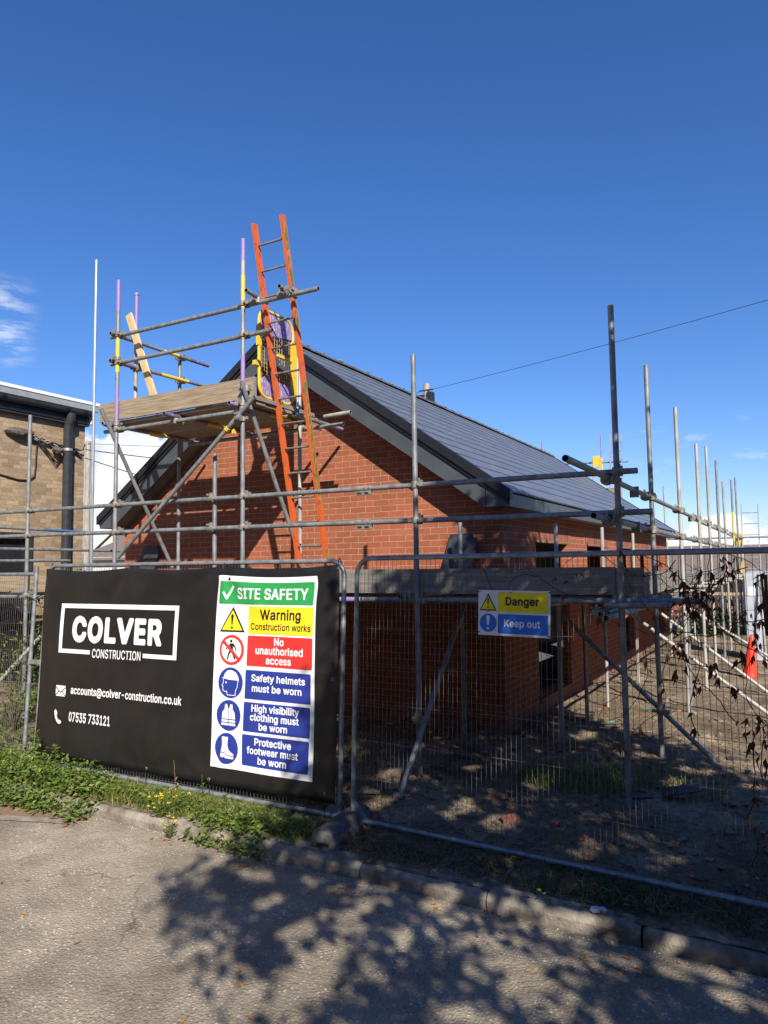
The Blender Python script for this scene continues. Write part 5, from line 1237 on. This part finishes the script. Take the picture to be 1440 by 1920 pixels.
# tall weeds sticking up by the bottom bar
def tall_weed(c, h, n, label, m='weed'):
    t = thing('tall_weed', label, 'weed', c, 'single tall weeds by the fence')
    st, lf = MB(), MB(); top_ = Vector(c)+Vector((rnd.uniform(-.03, .03), -.02, h)); st.path([Vector(c), Vector(c).lerp(top_, .5)+Vector((.01, 0, 0)), top_], .003, m, n=5)
    for k in range(n): a = rnd.uniform(0, 6.28); leaf(lf, Vector(c).lerp(top_, rnd.uniform(.15, 1)), rnd.uniform(.03, .06), rnd.uniform(.012, .025), (math.cos(a), math.sin(a), rnd.uniform(0, .8)), m)
    st.build('stem', t); lf.build('leaves', t)
tall_weed((-6.55, 4.55, .1), .42, 60, 'bushy green weed rising over the lower left corner of the banner')
tall_weed((-6.35, 4.6, .1), .30, 40, 'shorter leafy weed right beside the bushy one at the banner corner')
tall_weed((-4.45, 4.62, .1), .26, 16, 'thin leafy weed in front of the bottom bar below the safety notice')
tall_weed((-4.1, 4.55, .1), .16, 14, 'low broad weed below the middle of the safety notice')
tall_weed((-4.75, 4.62, .1), .34, 3, 'dry bare stalk standing before the bottom bar', 'straw')
# bushes
def bush(label, c, r, n, m='bush', name='bush', sz=.05, cat='bush', kind=None):
    t = thing(name, label, cat, c); st, lf = MB(), MB()
    cl_ = [(Vector((rnd.gauss(0, .5)*r[0], rnd.gauss(0, .5)*r[1], abs(rnd.gauss(.55, .35))*r[2])), rnd.uniform(.18, .4)*max(r[0], .4)) for _ in range(16)]
    for p, q_ in cl_: st.path([Vector(c), Vector(c)+p*.5+Vector((0, 0, .05)), Vector(c)+p], .012, 'bark', n=5, taper=.003)
    for k in range(n):
        p, q_ = rnd.choice(cl_); o_ = Vector((rnd.gauss(0, 1), rnd.gauss(0, 1), rnd.gauss(0, 1)))*q_*.55; pp_ = Vector(c)+p+o_
        if pp_.z < c[2]: pp_.z = c[2]+rnd.random()*.1
        leaf(lf, pp_, sz*rnd.uniform(.7, 1.4), sz*.5*rnd.uniform(.7, 1.3), (rnd.gauss(0, 1), rnd.gauss(0, 1), rnd.gauss(.2, .6)), m)
    st.build('branches', t); lf.build('leaves', t)
    return t
bush('lush low weeds in front of the banner corner beside the yellow block', (-6.55, 4.42, .08), (.5, .14, .11), 1200, 'weed', name='weed_patch', sz=.045, cat='weeds')
bush('leafy green bush behind the fence left of the banner top', (-8.5, 6.25, .2), (.42, .35, 1.75), 2600)
bush('sunlit bramble cut off by the left edge behind the mesh', (-8.25, 5.4, .1), (.35, .3, 1.05), 800, 'weed')
bush('low green weeds under the left scaffold behind the fence', (-8.5, 6.6, .1), (1.2, .7, .55), 4200, 'weed', name='weed_patch', cat='weeds')
bush('green tangle of weeds behind the left fence posts', (-7.4, 5.4, .1), (.5, .35, .5), 2200, 'weed', name='weed_patch', cat='weeds')
bush('distant hedge bush between the pole row and grey cabinet', (-1.7, 21, .0), (1.4, .8, .5), 2200, 'bush', sz=.09)
bush('low hedge behind the side scaffold beyond the bungalow corner', (-13.5, 14, .1), (1.6, .8, 1.9), 2600, 'bush', sz=.1)

# vine on the right fence panel
vn = thing('dead_climbing_vine', 'dry brown vine with dead leaves tangled on the right fence', 'vine', F2(2.4, 1.2))
st, lf = MB(), MB()
tips = []
def vstem(u, v, a, L_, w0):
    pts = [F2(u, v, .01)]; n = int(L_/.045)
    for i in range(n):
        a += rnd.uniform(-.42, .42); u += .045*math.cos(a); v += .045*math.sin(a)
        if v > 2.02: a = -abs(a)*.6; v = 2.02
        if v < .35: a = abs(a)
        pts.append(F2(u, v, rnd.choice((.008, .014, -.008)))); tips.append((u, v))
    if len(pts) > 2: st.path(pts, w0, 'stem', n=5, taper=w0*.5)
for (u, v, a, L_) in ((2.95, .1, 1.7, 2.2), (2.75, .2, 1.5, 2.0), (2.5, .9, 2.2, 1.2), (3.0, 1.2, 2.6, 1.6), (2.9, 1.6, 3.0, 1.6), (2.6, 1.75, 3.2, 1.4), (2.5, 1.5, 3.0, .8), (2.0, 1.75, 3.1, .9), (2.2, 1.4, -1.2, .6),
                      (2.4, 1.95, -2.2, .9), (2.8, 1.9, -2.6, 1.2), (2.6, 1.3, 2.8, 1.0), (1.5, 1.85, 3.3, .8), (.9, 1.8, 3.8, .35), (1.1, 1.9, -1.2, .3), (2.7, 1.0, 2.4, .9), (3.1, .8, 2.0, 1.2)):
    vstem(u, v, a, L_, .0034)
def dead_leaf(p, s_):
    dv = Vector((rnd.gauss(0, .35), rnd.gauss(0, .35), -1)).normalized()
    for j in range(rnd.choice((2, 3, 3))):
        d2 = (dv+Vector((rnd.gauss(0, .3), rnd.gauss(0, .3), 0))).normalized()
        leaf(lf, p, s_*rnd.uniform(.6, 1.0), s_*rnd.uniform(.16, .34), d2, 'dead', fold=rnd.uniform(-.5, .6), curl=rnd.uniform(-.2, .35), nrm=Vector((rnd.gauss(0, 1), rnd.gauss(0, 1), rnd.gauss(0, 1))))
for k in range(125):
    u, v = rnd.choice(tips)
    if (u < 1.9 and rnd.random() < .8) or (u < 2.3 and rnd.random() < .5): continue
    dead_leaf(F2(u, v, rnd.uniform(-.03, .04)), rnd.uniform(.045, .10))
for (u, v) in ((2.398, 1.899), (2.442, 1.817), (2.551, 1.898), (2.699, 1.928), (2.66, 1.95), (2.588, 1.689), (2.499, 1.72), (2.45, 1.68), (2.398, 1.427), (2.37, 1.40), (2.387, 1.266), (2.574, 1.325), (2.60, 1.28), (2.631, 1.658), (2.715, 1.613), (2.829, 1.646), (2.748, 1.382), (2.684, 1.194), (2.85, 1.479), (2.762, 1.049), (2.798, .903), (2.79, .95), (2.835, .819), (2.85, .78), (2.844, 1.027), (2.826, .325), (2.80, .45), (2.52, 1.78), (2.56, 1.76), (2.48, 1.74), (2.62, 1.80), (1.75, 1.85), (1.86, 1.88), (1.62, 1.83), (1.57, 1.84)):
    big = u > 2
    for k in range(rnd.choice((2, 3, 4)) if big else 2): dead_leaf(F2(u+rnd.gauss(0, .022), v+rnd.gauss(0, .025), rnd.uniform(-.03, .05)), (.085 if big else .055)*rnd.uniform(.6, 1.1))
for k in range(60):   # tangle of small twigs and curled leaves round the middle
    u, v = rnd.gauss(2.52, .13), rnd.gauss(1.72, .10)
    a = rnd.uniform(0, 6.28); st.path([F2(u, v, .01), F2(u+.05*math.cos(a), v+.05*math.sin(a), rnd.uniform(-.03, .05)), F2(u+.09*math.cos(a+.5), v+.09*math.sin(a+.5), rnd.uniform(-.03, .05))], .0018, 'stem', n=4)
    if k % 2: dead_leaf(F2(u, v, rnd.uniform(-.02, .04)), .05)
st.build('stems', vn); lf.build('leaves', vn)

# ---------------------------------------------------------------- the tree behind the camera that shades the verge
tree = thing('shade_tree', 'leafy tree behind the camera casting the dappled shade', 'tree', (5.6, -1.2, 0))
poly = [(-3.5, 3.35), (-3.65, 4.2), (-3.7, 5.0), (-4.3, 6.0), (-5.1, 7.4), (-5.4, 9.0), (-5.6, 10.6), (-5.2, 11.5), (-3.4, 9.9), (-1.2, 8.1), (.8, 6.6), (1.8, 4.5), (1.2, 2.0), (-.8, 1.7), (-1.5, 2.0), (-1.9, 2.55), (-2.45, 3.05)]
def inside(x, y):
    c = False; n = len(poly); j = n-1
    for i in range(n):
        if (poly[i][1] > y) != (poly[j][1] > y) and x < (poly[j][0]-poly[i][0])*(y-poly[i][1])/(poly[j][1]-poly[i][1])+poly[i][0]: c = not c
        j = i
    return c
lf, st = MB(), MB()
TB = Vector((5.6, -1.2, 0)); st.path([TB, TB+Vector((.1, 0, 1.5)), TB+Vector((-.1, .2, 3.2)), TB+Vector((-.4, .5, 5)), TB+Vector((-.5, .8, 7))], .28, 'bark', n=12, taper=.1)
sh = (sdir.x/sdir.z, sdir.y/sdir.z)
cl_ = []; tries = 0
rt_ = random.Random(21)
# gaps in the crown where the sun falls through
GAPS = [(-2.98, 3.68), (-2.58, 3.48), (-2.4, 3.74), (-1.24, 3.58), (-1.47, 3.76), (-0.85, 4.06), (-0.29, 3.97), (-0.54, 4.09), (-1.43, 3.21), (-2.3, 3.29), (-2.23, 3.0), (-2.42, 3.98), (-3.3, 3.96), (-1.24, 4.24), (-0.69, 4.21), (-2.0, 3.69), (-2.03, 4.18),
        (-1.6, 5.8), (-1.17, 5.55), (-0.86, 5.88), (-0.59, 5.45), (-1.18, 6.83), (-2.54, 5.52), (-3.49, 6.09), (-1.8, 7.67), (-1.07, 7.42), (-2.28, 8.3), (-1.52, 7.81), (-1.32, 5.95), (-2.14, 5.4), (-0.58, 7.14), (-1.44, 5.14), (-2.19, 6.31), (-3.2, 5.4), (-2.9, 6.6), (-.95, 5.3), (-.3, 5.9), (-.75, 6.2)]
GAPS = [(a, c, rt_.uniform(.09, .17), rt_.uniform(.6, 1.7)) for a, c in GAPS]
def in_gap(p):
    gx, gy = p.x-sh[0]*p.z, p.y-sh[1]*p.z
    for a, c, r_, k in GAPS:
        if ((gx-a)*k)**2+((gy-c)/k)**2 < (r_*(1+.5*mnoise.noise(Vector((gx*9, gy*9, 3)))))**2: return True
    return False
while len(cl_) < 1250 and tries < 20000:
    tries += 1
    gx, gy = rt_.uniform(-6, 2), rt_.uniform(1.5, 13)
    if not inside(gx, gy): continue
    if mnoise.noise(Vector((gx*1.6, gy*1.6, 11)))+.5*mnoise.noise(Vector((gx*3, gy*3, 2))) < (-.34 if gy < 7 else -.5): continue
    z0_ = max(3.1, (.6-gx)/sh[0]); z = z0_+rt_.uniform(0, 1.9); x = gx+sh[0]*z; y = gy+sh[1]*z
    if y > 0 and x < .35+.05*y: continue
    cl_.append(Vector((x, y, z)))
for i, p in enumerate(cl_):
    if i % 7 == 0:
        a = TB+Vector((-.3, .5, 3.6+rt_.random()*2.8)); mid = a.lerp(p, .5)+Vector((0, 0, .25)); st.path([a, mid, p], .026, 'bark', n=5, taper=.006)
    for k in range(34):
        o_ = Vector((rt_.gauss(0, 1), rt_.gauss(0, 1), rt_.gauss(0, 1)))*(.13 if p.z < 5 else .14)
        s_ = rt_.uniform(.085, .13) if p.z < 5 else rt_.uniform(.09, .15); d = Vector((rt_.gauss(0, 1), rt_.gauss(0, 1), rt_.gauss(-.3, .7))).normalized(); sd = d.cross(Vector((rt_.gauss(0, 1), rt_.gauss(0, 1), 1))).normalized()
        q_ = p+o_
        if (q_.y > 0 and q_.x < .3) or in_gap(q_+d*s_*.5): continue
        lf.faces([q_, q_+d*s_*.5+sd*s_*.32, q_+d*s_, q_+d*s_*.5-sd*s_*.32], [(0, 1, 2, 3)], 'tree')
st.build('trunk', tree); lf.build('crown', tree)

# ---------------------------------------------------------------- unseen tree belt added behind and right of the camera to cut sky light
b = MB(); xs_ = [-45+2.5*i for i in range(37)]
vs = []
for i, x in enumerate(xs_):
    for j in range(9):
        t = j/8; hh = (9.6+1.8*mnoise.noise(Vector((x*.25, 1, 1))))
        a = math.pi*t; y = -17-3.0*math.cos(a)*-1+.9*mnoise.noise(Vector((x*.6, t*4, 3))); z = -.2+hh*math.sin(a)
        vs.append((x, y, z))
b.faces(vs, [(i*9+j, (i+1)*9+j, (i+1)*9+j+1, i*9+j+1) for i in range(36) for j in range(8)], 'hedge')
for k in range(5000):
    x = rnd.uniform(-45, 45); t = rnd.uniform(.02, .7); a = math.pi*(1-t); hh = (9.6+1.8*mnoise.noise(Vector((x*.25, 1, 1))))
    leaf(b, (x, -17-3.2*math.cos(a)*-1*-1, -.2+hh*math.sin(a)*1.03), .5, .35, (rnd.gauss(0, 1), rnd.gauss(.4, .6), rnd.gauss(.3, .7)), 'bush')
ys_ = [-15+2.5*i for i in range(26)]; vs = []
for i, y in enumerate(ys_):
    for j in range(9):
        t = j/8; hh = 8.6+1.5*mnoise.noise(Vector((y*.25, 5, 1))); a = math.pi*t
        vs.append((17-2.6*math.cos(a)+.8*mnoise.noise(Vector((y*.6, t*4, 8))), y, -.2+hh*math.sin(a)))
b.faces(vs, [(i*9+j, (i+1)*9+j, (i+1)*9+j+1, i*9+j+1) for i in range(25) for j in range(8)], 'hedge')
for k in range(2500):
    y = rnd.uniform(-15, 47); t = rnd.uniform(.02, .6); a = math.pi*t; hh = 8.6+1.5*mnoise.noise(Vector((y*.25, 5, 1)))
    leaf(b, (17-2.75*math.cos(a), y, -.2+hh*math.sin(a)*1.03), .5, .35, (rnd.gauss(-.4, .6), rnd.gauss(0, 1), rnd.gauss(.3, .7)), 'bush')
tag(b.build('sky_block_belt'), 'unseen dense tree belt added behind the camera and at the right to block sky light', 'tree belt', kind='stuff')
# ---------------------------------------------------------------- background
hs = thing('bungalow', 'low tan brick bungalow with brown tiled roof beyond the pole row', 'house', (-1, 32, -.8))
part('wall', hs, lambda b: b.box(-9, 6, 30, 38, -.9, 1.72, 'tan_wall'))
def f(b):
    b.faces([(-9.4, 29.5, 1.62), (6.4, 29.5, 1.62), (6.4, 34, 2.80), (-9.4, 34, 2.80), (6.4, 38.5, 1.62), (-9.4, 38.5, 1.62), (-9.4, 29.5, 1.5), (6.4, 29.5, 1.5)], [(0, 1, 2, 3), (3, 2, 4, 5), (0, 3, 5), (1, 4, 2), (6, 7, 1, 0)], 'tan_roof')
part('roof', hs, f)
part('fascia', hs, lambda b: b.box(-9.4, 6.4, 29.44, 29.5, 1.45, 1.62, 'dark_fence'))
for x_ in (-3.9, -1.0, 1.8): w = part('window', hs, lambda b: b.box(x_-.6, x_+.6, 29.96, 30.0, .2, 1.3, 'p_white')); part('pane', w, lambda b: b.box(x_-.52, x_+.52, 29.93, 29.96, .28, 1.22, 'glass'))
h2 = thing('orange_brick_house', 'sunlit orange brick garden wall beyond the far corner', 'wall', (-3.2, 27, 0)); part('wall', h2, lambda b: b.box(-4.6, -2.2, 27, 27.3, -.5, .95, 'brick')); part('coping', h2, lambda b: b.box(-4.65, -2.15, 26.97, 27.33, .95, 1.0, 'conc'))
dfn = thing('slatted_fence', 'dark grey slatted fence behind the grey cabinet', 'fence', (0, 24, 0))
part('panel', dfn, lambda b: [b.box(-2.7+i*.12, -2.7+i*.12+.10, 24, 24.03, -.2, 1.05, 'dark_fence') for i in range(34)]); part('rail', dfn, lambda b: (b.box(-2.7, 1.4, 24.03, 24.07, .85, .95, 'dark_fence'), b.box(-2.7, 1.4, 24.03, 24.07, .1, .2, 'dark_fence')))
ob = thing('open_shed', 'dark open sided shed with pale roof edge at the right', 'shed', (0, 19.5, .1))
part('roof', ob, lambda b: b.box(-.95, 2.5, 19.0, 21.5, 1.78, 1.84, 'pale_fence')); part('back_panel', ob, lambda b: b.box(-.95, 2.5, 21.3, 21.35, -.1, 1.78, 'dark_fence')); part('bars', ob, lambda b: [b.box(-.6+i*.09, -.585+i*.09, 19.0, 19.02, 1.4, 1.78, 'galv') for i in range(14)])
pf = thing('pale_barrier', 'pale grey mesh barrier fence beyond the far corner of the bungalow', 'barrier', (-3.2, 24, .1))
part('panel', pf, lambda b: [b.box(-4.2+i*.06, -4.2+i*.06+.035, 23.5, 23.52, -.1, .62, 'pale_fence') for i in range(23)]); part('rail', pf, lambda b: (b.box(-4.2, -2.8, 23.48, 23.5, .58, .64, 'pale_fence'), b.box(-4.2, -2.8, 23.48, 23.5, .0, .05, 'pale_fence')))
wb = thing('white_bar', 'low white horizontal bar standing behind the far poles', 'barrier', (-2, 22.8, 0)); part('bar', wb, lambda b: b.box(-3.2, -1.0, 22.8, 22.84, .18, .24, 'p_white')); part('post', wb, lambda b: b.box(-2.9, -2.85, 22.8, 22.84, -.1, .5, 'p_white'))
cb = thing('grey_cabinet', 'tall pale grey cabinet with a white notice beyond the cone', 'cabinet', (-.7, 15.7, .15))
part('body', cb, lambda b: b.box(-.83, -.57, 15.6, 16.2, .15, 1.86, 'cabin'), bevel=.01); part('door', cb, lambda b: b.box(-.815, -.585, 15.585, 15.598, .2, 1.82, 'cabin'), bevel=.005); part('notice', cb, lambda b: b.box(-.77, -.64, 15.578, 15.584, 1.42, 1.60, 'p_white'))
part('sloping_tube', cb, lambda b: b.tube((-.56, 15.57, 1.86), (-.5, 15.3, .2), .02, 'galv_pale', n=8))
# houses behind at left
h3 = thing('distant_house', 'distant house with brown tiled roof seen left of the bungalow', 'house', (-36, 31, 0))
part('wall', h3, lambda b: b.box(-41, -32, 31, 39, -.9, 2.9, 'cream')); part('roof', h3, lambda b: b.faces([(-41.5, 30.5, 2.7), (-31.5, 30.5, 2.7), (-31.5, 35, 4.25), (-41.5, 35, 4.25), (-31.5, 39.5, 2.7), (-41.5, 39.5, 2.7)], [(0, 1, 2, 3), (3, 2, 4, 5), (0, 3, 5), (1, 4, 2)], 'tan_roof'))
h4 = thing('distant_house', 'distant white gabled house above the brown roof at the left', 'house', (-52, 45, 0))
part('wall', h4, lambda b: b.faces([(-58, 45, -1), (-51, 45, -1), (-51, 45, 3.10), (-54.5, 45, 5.30), (-58, 45, 3.10), (-58, 52, -1), (-51, 52, -1), (-51, 52, 3.10), (-54.5, 52, 5.30), (-58, 52, 3.10)], [(0, 1, 2, 3, 4), (9, 8, 7, 6, 5), (0, 5, 6, 1), (1, 6, 7, 2), (4, 3, 8, 9), (0, 4, 9, 5)], 'cream'))
part('roof', h4, lambda b: b.faces([(-50.8, 44.8, 3.15), (-54.5, 44.8, 5.45), (-58.2, 44.8, 3.15), (-50.8, 52.2, 3.15), (-54.5, 52.2, 5.45), (-58.2, 52.2, 3.15)], [(0, 1, 4, 3), (1, 2, 5, 4)], 'tan_roof'))
def tree2(label, c, h, r, n, group='distant trees'):
    t = thing('distant_tree', label, 'tree', c, group); st, lf = MB(), MB(); c = Vector(c)
    st.path([c, c+Vector((0, 0, h*.5)), c+Vector((.1, 0, h*.8))], .2, 'bark', n=7, taper=.05)
    cl = [(Vector((rnd.gauss(0, .45)*r, rnd.gauss(0, .45)*r, h*rnd.uniform(.35, .9))), r*rnd.uniform(.2, .4)) for _ in range(22)]
    for p, q_ in cl[::2]: st.path([c+Vector((0, 0, h*.4)), c+p], .06, 'bark', n=4, taper=.02)
    for k in range(n):
        p, q_ = rnd.choice(cl); o_ = Vector((rnd.gauss(0, 1), rnd.gauss(0, 1), rnd.gauss(0, .8)))*q_*.6
        leaf(lf, c+p+o_, .28, .18, (rnd.gauss(0, 1), rnd.gauss(0, 1), rnd.gauss(0, 1)), 'bush')
    st.build('trunk', t); lf.build('crown', t)
tree2('distant tree above the brown roof left of the bungalow', (-40, 38.5, -.5), 5.3, 1.8, 1500)
tree2('distant round tree half hidden by the bungalow eaves corner', (-28, 27, -.5), 3.6, 1.8, 1300)
tree2('distant tree far beyond the pole row at the right', (-3, 62, -.9), 4.0, 2.4, 900)
# poles and wires
def tele(label, x, y, z, r, boxes):
    t = thing('telegraph_pole', label, 'pole', (x, y, -.8)); part('pole', t, lambda b: b.tube((x, y, -.8), (x, y, z), r*1.15, 'pole_wood', n=12, hollow=False, r2=r))
    if boxes:
        part('box', t, lambda b: b.box(x-.42, x-.06, y-.25, y+.05, z-1.35, z-.55, 'black_trim'), bevel=.02); part('box', t, lambda b: b.box(x+.08, x+.38, y-.25, y+.05, z-1.0, z-.45, 'black_trim'), bevel=.02)
        part('crossarm', t, lambda b: b.box(x-.35, x+.38, y-.16, y-.1, z-.36, z-.3, 'dark_fence'))
        part('cable_loop', t, lambda b: b.path([(x+.1, y-.2, z-1.0), (x+.25, y-.2, z-1.2), (x+.22, y-.2, z-1.5), (x+.1, y-.2, z-1.9)], .02, 'cable', n=5))
tele('telegraph pole with two dark boxes behind the roof ridge', -14.63, 30, 10.68, .15, True)
tele('telegraph pole between the buff building and the bungalow', -30.9, 23.9, 8.65, .14, False)
def wire(label, a, c, sag, r=.012, m='wirefar'):
    a, c = Vector(a), Vector(c); pts = [a.lerp(c, i/24)-Vector((0, 0, sag*4*(i/24)*(1-i/24))) for i in range(25)]
    o = part('overhead_wire', None, lambda b: b.path(pts, r, m, n=5)); tag(o, label, 'wire')
wire('thin overhead wire rising right from the boxed telegraph pole', (-14.5, 29.85, 10.33), (4.0, 22.0, 9.85), .12, .010)
wire('short overhead wire left of the boxed telegraph pole', (-14.9, 29.85, 10.33), (-19.5, 30.5, 9.3), .05, .012)
wire('upper black cable from the buff building towards the bungalow roof', (-12.27, 9.42, 4.52), (-8.3, 12.5, 4.05), .05, .010)
wire('lower black cable from the buff building towards the bungalow roof', (-12.27, 9.42, 4.35), (-8.6, 12.5, 3.15), .12, .010)
wire('thin grey wire across the clouds behind the tower', (-30.8, 23.8, 8.5), (-19, 30, 8.0), .1, .012)
